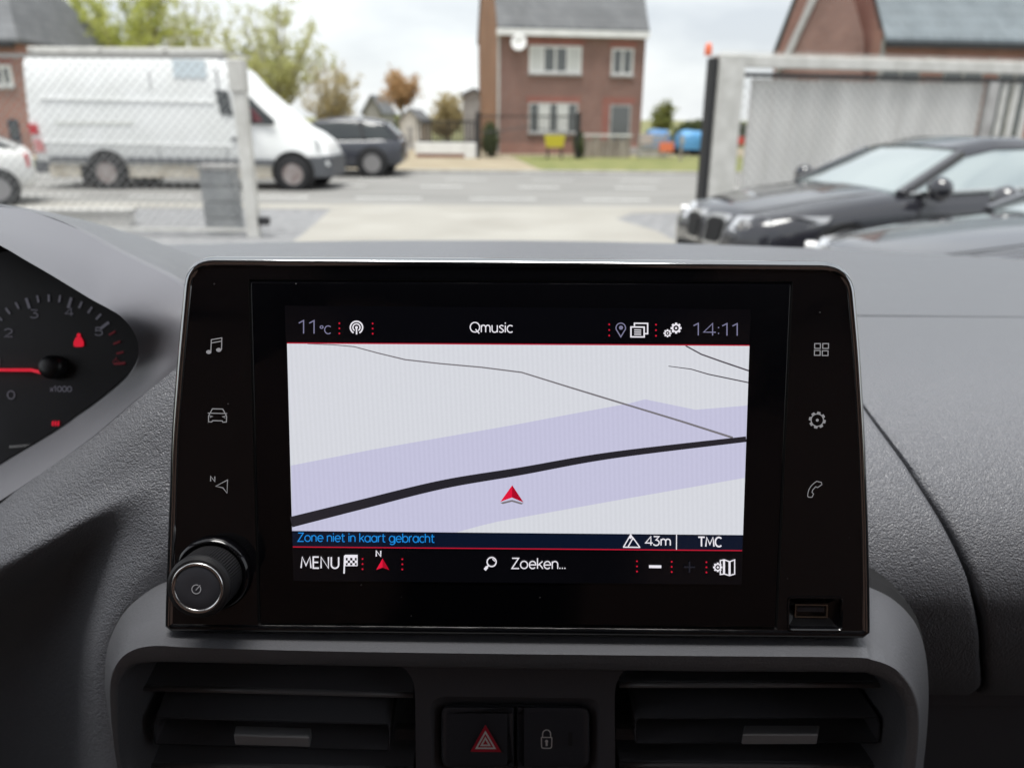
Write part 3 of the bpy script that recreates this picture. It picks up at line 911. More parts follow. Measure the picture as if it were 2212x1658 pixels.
# mountain, flag, heading arrow, loupe, minus, plus, map symbol
q = MB()
stroke_mesh(q, [(1347, 1180.5), (1362.5, 1154), (1369, 1165)], 2.4); stroke_mesh(q, [(1346, 1181), (1383, 1181.5)], 2.4)
stroke_mesh(q, [(1357, 1180), (1367.5, 1161), (1382, 1181)], 2.4); blob(q, [(1362.5, 1153), (1358, 1161), (1362, 1163), (1366, 1160)])
q.build('mountain_symbol', M['s_white'], screen, fix=False)
q = MB(); stroke_mesh(q, [(1461.5, 1154), (1461.2, 1186.5)], 2); q.build('divider', M['s_white'], screen, fix=False)
q = MB()
stroke_mesh(q, [(744.5, 1199), (743.2, 1238)], 3)
fx, fy, cw, ch = 746, 1198.5, 5.1, 5.6
for r_ in range(4):
    for c_ in range(5):
        if (r_ + c_) % 2 == 0 or r_ in (0,) :
            x, y = fx + c_ * cw, fy + r_ * ch
            blob(q, [(x, y), (x + cw, y), (x + cw, y + ch), (x, y + ch)])
stroke_mesh(q, [(746, 1198.5), (771.5, 1198.5), (771.5, 1221), (746, 1221)], 1.8, True, h=.00065)
q.build('flag_symbol', M['s_white'], screen, fix=False)
flat('heading_arrow', [(826.5, 1205.5), (812.5, 1230), (826.5, 1225)], M['s_red2'], .0006)
flat('heading_arrow', [(826.5, 1205.5), (826.5, 1225), (841, 1230.5)], M['s_red3'], .0006)
q = MB(); stroke_mesh(q, circle(1062, 1213, 9.8, n=22), 2.6, True); stroke_mesh(q, [(1055.5, 1220), (1052, 1224)], 3); stroke_mesh(q, [(1052.5, 1223.5), (1047, 1230)], 6)
stroke_mesh(q, circle(1063, 1212.5, 5.2, 5, 85, 8), 2)
q.build('loupe_symbol', M['s_white'], screen, fix=False)
q = MB(); stroke_mesh(q, [(1402, 1223), (1428.5, 1223.3)], 6); q.build('minus_symbol', M['s_white'], screen, fix=False)
q = MB(); stroke_mesh(q, [(1477.5, 1224), (1501.5, 1224.3)], 3.6); q.build('plus_symbol', M['s_faint'], screen, fix=False)
q = MB(); stroke_mesh(q, [(1489.5, 1212), (1489.3, 1236)], 3.6, h=.00062); q.build('plus_symbol', M['s_faint'], screen, fix=False)
q = MB()
for pts in ([(1556, 1210), (1563, 1208.5), (1563, 1239), (1556, 1240)], [(1565, 1208.5), (1575, 1212), (1575, 1242), (1565, 1239)], [(1577, 1212), (1587, 1208.5), (1587, 1239), (1577, 1242)]):
    stroke_mesh(q, pts, 2.4, True)
q.fill([SP.at(*p, .00064) for p in gear(1550.5, 1224.5, 10.2)], [[SP.at(*p, .00064) for p in circle(1550.5, 1224.5, 5.4, n=16)]])
blob(q, circle(1550.5, 1224.5, 2.4, n=10))
q.build('map_settings_symbol', M['s_white'], screen, fix=False)

# touch symbols on the black bezel
def sym(name, h=-0.0009):
    q = MB()
    q.finish = lambda: q.build(name, M['print'], disp, fix=False)
    q.h = h
    return q
q = sym('music_symbol')
for x, y in ((451, 760), (472.5, 755.5)): blob(q, circle(x, y, 5.8, n=14, ry=4.4), q.h)
stroke_mesh(q, [(455.5, 759), (456.5, 733.5), (479, 729.5), (478.6, 755)], 2, h=q.h); stroke_mesh(q, [(456.5, 740.5), (479, 736.5)], 2, h=q.h)
q.finish()
q = sym('car_symbol')
stroke_mesh(q, [(453, 893), (459, 882.5), (481, 883), (487, 893.5), (489.5, 899), (489, 911), (481.5, 911.5), (480, 908.5), (459, 908), (457.5, 911), (450.5, 910.5), (450.5, 898)], 2, True, h=q.h)
stroke_mesh(q, [(454, 892), (486, 892.7)], 1.8, h=q.h); stroke_mesh(q, [(452, 897), (460, 899), (453, 901)], 1.8, h=q.h); stroke_mesh(q, [(487.5, 898), (480, 899.5), (487, 902)], 1.8, h=q.h)
stroke_mesh(q, [(448.5, 891.5), (453.5, 892.5)], 1.8, h=q.h); stroke_mesh(q, [(486.5, 893), (490.5, 892.5)], 1.8, h=q.h)
q.finish()
q = sym('compass_symbol')
stroke_mesh(q, [(491.5, 1036), (466, 1049.5), (481.5, 1053), (490.5, 1064.5)], 2, True, h=q.h)
stroke_mesh(q, [(455, 1039), (455, 1028), (464, 1039.5), (464, 1028.5)], 2.6, h=q.h)
q.finish()
for k, (x, y) in enumerate(((1766, 747), (1783.5, 747), (1765.5, 762), (1782.5, 762.5))):
    q = sym('menu_symbol'); stroke_mesh(q, [(x - 6.2, y - 5.2), (x + 6.2, y - 5.2), (x + 6.2, y + 5.2), (x - 6.2, y + 5.2)], 2, True, h=q.h); q.finish()
q = sym('settings_symbol')
q.fill([SP.at(*p, q.h) for p in gear(1765.5, 907, 18.5, 8, 0.22, 0.2)], [[SP.at(*p, q.h) for p in circle(1765.5, 907, 12.3, n=24)]])
blob(q, circle(1765.5, 907, 3.2, n=12), q.h)
q.finish()
q = sym('phone_symbol')
stroke_mesh(q, catmull([(1764, 1039), (1754, 1047), (1747, 1058), (1744.5, 1070)], 4) + [(1746, 1073), (1754, 1073.5), (1757.5, 1066), (1754, 1063)] + catmull([(1756, 1057), (1762, 1050.5)], 3) + [(1766, 1052.5), (1775.5, 1046), (1774, 1041)], 1.7, True, h=q.h)
q.finish()

# rotary knob
knob_c = SP.at(456, 1239, 0)
FACE_H = 0.0150
face_c = SP.at(426.5, 1269.5, FACE_H)
ax = SP.n
kc = face_c - ax * FACE_H
K = lambda prof, seg=48, cap=True: MB().lathe(kc, ax, prof, seg, cap)
kb = K([(.0146, -.0012), (.0146, .0006), (.0142, .0016), (.0134, .0022), (.0128, .0020), (.0126, .0012), (.0122, .0010)], 56)
knob = kb.build('knob_collar', M['gloss'], disp, smooth=True, auto=50)
q = MB()
seg = 144
s_, t_ = SXA, SYA
rings = []
for r, h, rib in ((.0112, .0008, 0), (.0117, .0012, 0), (.0117, .0030, 1), (.0117, .0112, 1), (.0117, .0120, 0), (.0118, .0132, 0), (.0115, .0143, 0), (.0106, .0149, 0), (.0097, .01495, 0)):
    rings.append([kc + ax * h + (s_ * math.cos(2 * math.pi * k / seg) + t_ * math.sin(2 * math.pi * k / seg)) * (r - (0.00038 if rib and k % 2 else 0)) for k in range(seg)])
q.loft(rings, True, False, False)
q.build('knob_grip', M['knob'], knob, smooth=True, auto=20)
K([(.0097, .0148), (.0096, .0153), (.0092, .0156), (.0086, .0154), (.0082, .0149)], 64, False).build('knob_ring', M['chrome'], knob, smooth=True)
K([(.0083, .0146), (.0082, .01505), (.0079, .0152), (.004, .0152), (.0004, .0152)], 64).build('knob_face', M['button'], knob, smooth=True, auto=40)
KP = Plane(kc + ax * 0.0152, ax)
q = MB(); stroke_mesh(q, circle(424, 1272, 9.6, 62, 400, 26), 1.9, h=.0002, plane=KP)
q.build('power_symbol', M['print'], knob, fix=False)
q = MB(); stroke_mesh(q, [(423, 1274), (432.5, 1263)], 1.9, h=.00025, plane=KP); q.build('power_symbol', M['print'], knob, fix=False)

# USB socket
q = MB()
ur = lambda d, h: [wp(u, v, h) for u, v in inset(usb_out, d)]
q.loft([ur(0.0, -0.0011), ur(0.0001, -0.0006), ur(0.0006, -0.0006), ur(0.0010, -0.0011), ur(0.0014, -0.0028), ur(0.0036, -0.0048), ur(0.0042, -0.0052)], True, False, True)
usb = q.build('usb_socket', M['gloss'], disp, smooth=True, auto=25)
c4 = [uv(*p) for p in ((1727, 1314), (1799, 1315), (1798, 1344), (1726, 1343))]
q = MB(); q.loft([[wp(u, v, -0.0046) for u, v in c4], [wp(u, v, -0.0046) for u, v in inset(c4, 0.0005)], [wp(u, v, -0.0058) for u, v in inset(c4, 0.0006)]], True, False, True)
q.build('socket_mouth', material('usb_metal', (0.35, 0.32, 0.28), 0.35, metal=1.0), usb)
c5 = [uv(*p) for p in ((1731, 1319), (1790, 1320), (1789, 1330), (1731, 1329))]
q = MB(); q.loft([[wp(u, v, -0.0058) for u, v in c5], [wp(u, v, -0.0040) for u, v in c5]], True, False, True)
q.build('socket_tongue', M['button'], usb)

# ------------------------------------------------------------------ centre trim with the vents
trim = empty('vent_surround', (0, .26, CZ - .30), label='satin grey rounded trim framing both air vents below the display', cat='dashboard trim')
ringA = [(340, 1960), (285, 1720), (262, 1655), (241, 1580), (228, 1500), (227, 1440), (236, 1385), (264, 1328), (304, 1290), (352, 1262), (420, 1240), (700, 1225), (1106, 1225), (1500, 1228), (1800, 1245), (1886, 1275), (1938, 1303), (1978, 1347), (1999, 1410), (2006, 1490), (2003, 1570), (1996, 1640), (1985, 1720), (1930, 1960)]
ringB = [(335, 1960), (272, 1722), (252, 1650), (242, 1580), (237, 1510), (238, 1470), (247, 1440), (268, 1413), (300, 1397), (345, 1392), (420, 1396), (700, 1404), (1106, 1410), (1500, 1414), (1830, 1417), (1885, 1423), (1925, 1437), (1950, 1457), (1972, 1490), (1984, 1530), (1985, 1580), (1980, 1640), (1968, 1720), (1915, 1960)]
ringC = [(350, 1960), (282, 1724), (263, 1656), (257, 1590), (255, 1530), (256, 1490), (261, 1466), (277, 1444), (300, 1433), (345, 1429), (420, 1430), (700, 1436), (1106, 1443), (1500, 1449), (1830, 1451), (1880, 1456), (1912, 1468), (1932, 1484), (1948, 1510), (1955, 1540), (1956, 1590), (1950, 1645), (1938, 1720), (1885, 1960)]
nA = len(ringA)
side = [min(1.0, abs(i - (nA - 1) / 2) / ((nA - 1) / 2)) for i in range(nA)]
dA = [.300 if 9 < i < 14 else .296 for i in range(nA)]
dB = [.2470 for i in range(nA)]
dC = [.2475 for i in range(nA)]
def tr(ra, rb, da, db, t, k=5, push=0.0):
    pts = [((1 - t) * a[0] + t * c[0], (1 - t) * a[1] + t * c[1], (1 - t) * p + t * q_ - push) for a, c, p, q_ in zip(ra, rb, da, db)]
    return [on_y(*p) for p in catmull(pts, k)]
rings = [[p + Vector((0, .05, 0)) for p in tr(ringA, ringB, dA, dB, 0)]]
rings += [tr(ringA, ringB, dA, dB, t, push=pu) for t, pu in ((0, 0), (.02, .002), (.08, .004), (.2, .0055), (.4, .006), (.6, .004), (.8, .001), (.92, .0), (.97, .0))]
rings += [tr(ringB, ringC, dB, dC, t, push=pu) for t, pu in ((.05, .0002), (.15, .0002), (.5, 0), (.85, 0), (.95, -.0003))]
c_edge = tr(ringB, ringC, dB, dC, 1.0, push=-.0008)
cc = on_y(1106, 1600, .26)
rings += [c_edge, [p + Vector((0, .004, 0)) + (cc - p) * .006 for p in c_edge], [p + Vector((0, .05, 0)) + (cc - p) * .02 for p in c_edge]]
b = MB(); b.loft(rings, closed=False)
b.build('frame', M['trim'], trim, smooth=True, auto=75)
# dark joint between trim and dash
b = MB()
aw = [p for p in tr(ringA, ringB, dA, dB, 0)]
b.loft([[p + Vector((0, .002, 0)) for p in aw], [p + (p - cc) * .017 + Vector((0, .008, 0)) for p in aw], [p + (p - cc) * .02 + Vector((0, .03, 0)) for p in aw]], closed=False)
b.build('joint', M['gap'], trim)
b = MB()
b.fill([on_y(x, y, .315) for x, y in ((262, 1438), (1952, 1458), (1900, 1960), (340, 1960))])
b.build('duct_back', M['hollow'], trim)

# lower console under the vents
b = MB()
zb_ = on_y(1106, 1950, .25).z
for x0, x1, y0, y1, z0, z1 in ((-.165, .165, .243, .42, zb_ - .30, zb_ + .002),):
    b.box(x0, x1, y0, y1, z0, z1)
b.build('lower_console', M['console'], dash, bevel=.008)

# switch panel between the vents
sw = empty('switch_panel', on_y(1112, 1700, .262), label='charcoal switch panel with hazard and door-lock buttons between the air vents', cat='switch panel')
VP = Plane(on_y(1112, 1550, .262), (0, -math.cos(R(8)), math.sin(R(8))))
out = catmull([(862, 1436), (878, 1447), (890, 1465), (896, 1490), (897.5, 1540), (899, 1720), (903, 1960)], 6)
outr = catmull([(1325, 1960), (1329, 1720), (1328, 1540), (1329, 1490), (1335, 1468), (1346, 1450), (1362, 1440)], 6)
bt_o = round_poly([(929, 1503), (1298, 1507), (1296, 1730), (932, 1730)], [34, 34, 10, 10], 8)
b = MB()
b.fill([VP.at(*p, 0) for p in out + outr], [[VP.at(*p, 0) for p in bt_o]])
b.loft([[VP.at(*p, 0) for p in out], [VP.at(p[0] + 2, p[1], -.003) for p in out], [VP.at(p[0] + 3, p[1], -.03) for p in out]], False)
b.loft([[VP.at(*p, 0) for p in outr], [VP.at(p[0] - 2, p[1], -.003) for p in outr], [VP.at(p[0] - 3, p[1], -.03) for p in outr]], False)
b.build('face', M['console'], sw)
b = MB()
cen = (1113, 1618)
sh = lambda k: [(cen[0] + (p[0] - cen[0]) * k, cen[1] + (p[1] - cen[1]) * k) for p in bt_o]
b.loft([[VP.at(*p, 0) for p in sh(1)], [VP.at(*p, -.0010) for p in sh(.975)], [VP.at(*p, -.0026) for p in sh(.93)], [VP.at(*p, -.004) for p in sh(.88)], [VP.at(*p, -.006) for p in sh(.87)]], True, False, True)
b.build('recess', M['console'], sw, smooth=True, auto=50)
def button(name_sym, px0, px1, y0, y1, rr):
    pts = round_poly([(px0, y0), (px1, y0 + 1), (px1, y1), (px0, y1)], rr, 8)
    cx, cy = (px0 + px1) / 2, (y0 + y1) / 2
    def ins(d): return inset(pts, d)
    q = MB()
    q.loft([[VP.at(*p, -.006) for p in pts], [VP.at(*p, -.0020) for p in pts], [VP.at(*p, -.0008) for p in ins(1.2)], [VP.at(*p, .0002) for p in ins(4)], [VP.at(*p, .0005) for p in ins(9)], [VP.at(*p, .0005) for p in ins(16)]], True, False, True)
    return q.build('button', M['button'], sw, smooth=True, auto=50)
hz = button('hazard', 953, 1112, 1523, 1657, [20, 3, 3, 26])
lk = button('lock', 1116, 1274, 1524, 1657, [3, 24, 26, 3])
tri = lambda k, cy=1603.5: [(1048.5 + (x - 1048.5) * k, cy + (y - cy) * k) for x, y in ((1048.5, 1564), (1015.5, 1622.5), (1083, 1623))]
q = MB(); q.fill([VP.at(*p, .0014) for p in tri(1)], [[VP.at(*p, .0014) for p in tri(.70)]]); q.build('hazard_triangle', M['red_print'], hz, fix=False)
q = MB(); q.fill([VP.at(*p, .0014) for p in tri(.68)], [[VP.at(*p, .0014) for p in tri(.50)]]); q.build('hazard_triangle', M['white_print'], hz, fix=False)
q = MB(); q.fill([VP.at(*p, .0014) for p in tri(.49)], [[VP.at(*p, .0014) for p in tri(.36)]]); q.build('hazard_triangle', M['red_print'], hz, fix=False)
q = MB(); q.fill([VP.at(*p, .0014) for p in tri(.35)], [[VP.at(*p, .0014) for p in tri(.17)]]); q.build('hazard_triangle', M['white_print'], hz, fix=False)
q = MB(); q.fill([VP.at(*p, .0014) for p in tri(.16)]); q.build('hazard_triangle', M['red_print'], hz, fix=False)
q = MB()
stroke_mesh(q, round_poly([(1169.5, 1591.5), (1192, 1591.5), (1191.5, 1615), (1170, 1615)], [1, 1, 5, 5], 4), 2.2, True, h=.0014, plane=VP)
stroke_mesh(q, [(1172, 1591)] + circle(1180.8, 1584, 8.6, 180, 0, 14, ry=8.5) + [(1189.6, 1591)], 2.2, h=.00142, plane=VP)
blob(q, circle(1180.8, 1600, 3.4, n=12), .0014, VP); stroke_mesh(q, [(1180.8, 1601), (1180.8, 1610)], 4.4, h=.00144, plane=VP)
q.build('padlock_symbol', M['white_print'], lk, fix=False)
q = MB(); stroke_mesh(q, [(1232, 1580), (1232, 1610)], 9, h=.0014, plane=VP); q.build('indicator', material('dark_indicator', (0.035, 0.035, 0.04), 0.3), lk, fix=False)

# air vents
def air_vent(label, x0, x1, slat1, frame, tab, slat3, lift):
    v = empty('air_vent', on_y((x0 + x1) / 2, 1720, .28), label=label, cat='air vent', group='dashboard air vents')
    def slat(nm, xa, xb, y0, y1, depth=.268, up=lift, back=.034, th=.0022, mat=None):
        a, c = on_y(xa, y0, depth), on_y(xb, y1, depth)
        d = Vector((0, back, up))
        t = Vector((0, 0, -th))
        prof = [Vector((0, .0012, 0)), d, d + t, Vector((0, .0012, 0)) + t, Vector((0, 0, -th * .75)), Vector((0, 0, -th * .25))]
        q = MB(); q.loft([[a + p for p in prof], [c + p for p in prof]], True, True, True)
        o_ = q.build(nm, mat or M['vent'], v, bevel=.0003)
        e = MB(); e.tube([a + Vector((0, -.0002, -th * .5)), a.lerp(c, .5) + Vector((0, -.0002, -th * .5)), c + Vector((0, -.0002, -th * .5))], th * .55, 8)
        e.build('slat_highlight', M['tab'], o_, smooth=True)  # lighter bead stands for the light caught along the slat's front
        return o_
    slat('slat', *slat1)
    slat('slat', *slat3, depth=.266)
    # middle slat: hollow rounded frame
    fx0, fx1, fy0, fy1, fs = frame
    D0 = .2635
    fo = round_poly([(fx0, fy0), (fx1, fy0 + fs), (fx1, fy1 + fs), (fx0, fy1)], [14, 14, 9, 9], 6)
    fi = inset(fo, 4.5)
    q = MB()
    wfo, wfi = [on_y(*p, D0) for p in fo], [on_y(*p, D0) for p in fi]
    upv = Vector((0, .034, lift))
    q.loft([[p + upv for p in wfo], [p + Vector((0, .001, 0)) for p in wfo], [on_y(*p, D0 - .0004) for p in inset(fo, 1.4)], [on_y(*p, D0) for p in inset(fo, 2.6)], [on_y(*p, D0 + .0005) for p in inset(fo, 3.0)], wfi, [p + Vector((0, .02, lift * .4)) for p in wfi]], True, False, True)
    fr_ = q.build('slat_frame', M['vent'], v, smooth=True, auto=30)
    tx0, tx1, ty0, ty1, ts = tab
    pts = [(tx0 + 4, ty0), (tx1 + 4, ty0 + ts), (tx1, ty0 + ts + (ty1 - ty0) * .5), (tx0, ty0 + (ty1 - ty0) * .5)]
    q = MB()
    A = [on_y(pts[0][0], pts[0][1], .2625), on_y(pts[1][0], pts[1][1], .2625)]
    B = [on_y(pts[3][0], pts[3][1], .2525), on_y(pts[2][0], pts[2][1], .2525)]
    hgt = Vector((0, 0, -.0052))
    C = [p + Vector((0, .0008, -.0008)) for p in B]
    q.add([A[0], A[1], B[1], B[0], A[0] + hgt, A[1] + hgt, B[1] + hgt, B[0] + hgt], [(0, 1, 2, 3), (4, 7, 6, 5), (3, 2, 6, 7), (0, 3, 7, 4), (1, 5, 6, 2), (0, 4, 5, 1)])
    q.build('slider_tab', M['tab'], v, bevel=.0006)
    # pivots at both ends
    for px in (x0 + 14, x1 - 14):
        q = MB(); q.bar(on_y(px - 22, 1578, .272), on_y(px + 22, 1579, .272), .004, .006); q.build('pivot', M['vent'], v, bevel=.0005)
    # inner side wall with the thumb-wheel arc
    return v
air_vent('black air vent below the rotary knob, slider tab near its middle', 300, 890,
         (296, 893, 1479, 1495), (331, 843, 1546, 1609, 14), (505, 668, 1566, 1607, 5), (325, 893, 1646, 1656), .012)
air_vent('black air vent below the USB socket, near the passenger seat', 1336, 1940,
         (1338, 1935, 1473, 1473), (1371, 1902, 1547, 1607, -1), (1604, 1767, 1565, 1606, 0), (1338, 1915, 1645, 1650), -.002)
# ================================================================== OUTDOORS
def ground_mat(name, c1, c2, scale, rough=0.9, bump=0.0, fine=None, stretch=(1, 1, 1)):
    m = vary(material(name, c1, rough, spec=0.3), scale, c1, c2, 0.3, 0.7, 8.0, stretch)
    return m
M['asphalt'] = ground_mat('worn_asphalt', (0.185, 0.182, 0.175), (0.28, 0.275, 0.263), 0.9, stretch=(0.25, 1.6, 1))
M['concrete'] = ground_mat('beige_concrete', (0.30, 0.287, 0.258), (0.37, 0.357, 0.325), 0.7)
M['setts'] = ground_mat('grey_gravel_paving', (0.17, 0.172, 0.178), (0.30, 0.30, 0.305), 6.0)
M['sand'] = ground_mat('sandy_verge', (0.27, 0.225, 0.155), (0.36, 0.31, 0.225), 0.8)
M['lawn'] = ground_mat('short_grass', (0.12, 0.15, 0.045), (0.25, 0.24, 0.10), 1.4)
M['field'] = ground_mat('far_field', (0.13, 0.15, 0.05), (0.24, 0.22, 0.11), 0.05)
M['paint'] = ground_mat('road_paint', (0.62, 0.62, 0.60), (0.75, 0.75, 0.73), 5.0)
M['kerb'] = ground_mat('kerb_concrete', (0.38, 0.37, 0.35), (0.5, 0.49, 0.47), 4.0)

def sheet(name, x0, x1, y0, y1, z, mat, parent=None):
    o = put(name, [(x0, y0, z), (x1, y0, z), (x1, y1, z), (x0, y1, z)], [(0, 1, 2, 3)], mat, parent)
    return o
tag(sheet('ground', -900, 900, -80, 1200, 0.0, M['field']), kind='structure')
RY0, RY1 = on_z(1106, 445).y, on_z(1106, 376).y          # near and far edge of the road
yard = tag(sheet('yard', -40, 40, -30, RY0 - 0.5, 0.004, M['setts']), kind='structure')
road = tag(sheet('road', -300, 300, RY0, RY1, 0.008, M['asphalt']), kind='structure')
def line(x0, x1, y, w):
    put('road_marking', [(x0, y - w / 2, 0.0125), (x1, y - w / 2, 0.0125), (x1, y + w / 2, 0.0125), (x0, y + w / 2, 0.0125)], [(0, 1, 2, 3)], M['paint'], road)
yc, yn, yf = on_z(1106, 405).y, on_z(1106, 431).y, on_z(1106, 389.5).y
for k in range(-14, 16):
    line(k * 2.32 + 0.1, k * 2.32 + 1.10, yc, 0.13)
    line(k * 2.32 - 0.9, k * 2.32 + 0.45, yn, 0.13)
    line(k * 2.32 + 0.5, k * 2.32 + 1.6, yf, 0.10)
# flush concrete edge strip and the far kerb
strip_ = tag(sheet('pavement', -60, 60, RY0 - 0.85, RY0 - 0.02, 0.010, M['concrete']), kind='structure')
k_ = MB()
for i in range(-20, 20):
    k_ = MB(); k_.box(i * 2.0 + 0.01, i * 2.0 + 1.99, RY1, RY1 + 0.15, 0.0, 0.10)
    k_.build('kerb_stone', M['kerb'], tag(empty('kerb', (0, RY1, 0)), kind='structure') if i == -20 else bpy.data.objects['kerb'], bevel=0.01)
tag(sheet('verge', -60, 60, RY1 + 0.15, on_z(1106, 338).y + 12, 0.06, M['sand']), kind='structure')
# driveway: beige concrete from the road into the yard, flaring at the near end
dp = [on_z(*p) for p in ((712, 456), (1365, 462), (1330, 474), (1420, 500), (1500, 545), (1500, 640), (560, 640), (600, 545), (648, 512))]
ring = [(p.x, p.y, 0.0075) for p in dp]
q = MB(); q.fill([Vector((dp[0].x, RY0 - 0.84, 0.0075)), Vector((on_z(1480, 452).x, RY0 - 0.84, 0.0075))] + [Vector(r) for r in ring[1:]] + [Vector(ring[0])])
tag(q.build('driveway', M['concrete'], fix=False), kind='structure')
# grass strip before the garden on the far side
g0 = on_z(1210, 372); g1 = on_z(1560, 345)
q = MB()
q.fill([Vector((g0.x - 0.6, g0.y, 0.066)), Vector((26, g0.y - 0.2, 0.066)), Vector((26, g1.y + 3, 0.066)), Vector((g0.x - 1.6, g1.y + 0.5, 0.066))])
tag(q.build('grass_strip', M['lawn'], fix=False), kind='structure')
gl = on_z(20, 370)
q = MB(); q.fill([Vector((-30, RY1 + 0.3, 0.066)), Vector((gl.x + 1.6, RY1 + 0.3, 0.066)), Vector((gl.x + 1.9, RY1 + 5, 0.066)), Vector((-30, RY1 + 5, 0.066))])
tag(q.build('grass_patch', M['lawn'], fix=False), kind='structure')

# ------------------------------------------------------------------ masonry materials
def brick_mat(name, c1, c2, mortar, bw=0.22, bh=0.068):
    m = material(name, c1, 0.9, spec=0.25)
    b = m.node_tree.nodes['Principled BSDF']
    tc = N(m, 'ShaderNodeTexCoord'); sp = N(m, 'ShaderNodeSeparateXYZ'); cb = N(m, 'ShaderNodeCombineXYZ')
    ad = N(m, 'ShaderNodeMath', operation='ADD')
    br = N(m, 'ShaderNodeTexBrick')
    br.inputs['Color1'].default_value = (*c1, 1); br.inputs['Color2'].default_value = (*c2, 1); br.inputs['Mortar'].default_value = (*mortar, 1)
    br.inputs['Scale'].default_value = 1.0; br.inputs['Brick Width'].default_value = bw; br.inputs['Row Height'].default_value = bh
    br.inputs['Mortar Size'].default_value = 0.010; br.inputs['Bias'].default_value = 0.1
    no = N(m, 'ShaderNodeTexNoise', Scale=0.8, Detail=6.0)
    hs = N(m, 'ShaderNodeMix', data_type='RGBA', blend_type='MULTIPLY')
    hs.inputs['Factor'].default_value = 0.6
    L(m, tc, 'Object', sp, 0); L(m, sp, 'X', ad, 0); L(m, sp, 'Y', ad, 1); L(m, ad, 0, cb, 'X'); L(m, sp, 'Z', cb, 'Y')
    L(m, cb, 0, br, 'Vector'); L(m, tc, 'Object', no, 'Vector')
    L(m, br, 'Color', hs, 'A'); L(m, no, 'Fac', hs, 'B'); L(m, hs, 'Result', b, 'Base Color')
    return m
def roof_mat(name, c1, c2, row=0.30):
    m = brick_mat(name, c1, c2, tuple(v * 0.55 for v in c1), 0.28, row)
    m.node_tree.nodes['Principled BSDF'].inputs['Roughness'].default_value = 0.6
    return m
M['brick_brown'] = brick_mat('brown_brick', (0.37, 0.19, 0.15), (0.30, 0.145, 0.115), (0.44, 0.36, 0.33))
M['brick_orange'] = brick_mat('orange_brick', (0.46, 0.22, 0.115), (0.40, 0.18, 0.09), (0.45, 0.36, 0.28))
M['brick_red'] = brick_mat('red_brick', (0.54, 0.26, 0.20), (0.46, 0.21, 0.165), (0.45, 0.36, 0.32))
M['lintel'] = brick_mat('soldier_course_brick', (0.50, 0.17, 0.13), (0.44, 0.14, 0.11), (0.42, 0.30, 0.27), 0.065, 0.22)
M['slate'] = roof_mat('dark_slate', (0.22, 0.226, 0.236), (0.18, 0.187, 0.197))
M['slate_blue'] = roof_mat('blue_grey_roof_tiles', (0.28, 0.32, 0.345), (0.245, 0.285, 0.31), 0.36)
M['white_paint'] = vary(material('white_paintwork', (0.75, 0.75, 0.74), 0.5), 2.0, (0.70, 0.70, 0.69), (0.80, 0.80, 0.79))
M['pane'] = material('window_glass', (0.10, 0.11, 0.115), 0.08, spec=0.8)
M['curtain'] = material('net_curtain', (0.62, 0.63, 0.62), 0.9)
M['door_dark'] = material('blue_black_door', (0.03, 0.04, 0.055), 0.4)
M['stone'] = vary(material('grey_stone', (0.35, 0.34, 0.33), 0.9), 3.0, (0.30, 0.29, 0.28), (0.42, 0.41, 0.40))
M['render'] = vary(material('pale_render', (0.66, 0.64, 0.60), 0.9), 1.5, (0.58, 0.56, 0.52), (0.72, 0.70, 0.66))
M['iron'] = material('black_iron', (0.02, 0.02, 0.022), 0.5)
M['grey_steel'] = vary(material('galvanised_steel', (0.56, 0.55, 0.52), 0.55, spec=0.4), 5.0, (0.50, 0.49, 0.46), (0.62, 0.61, 0.58))

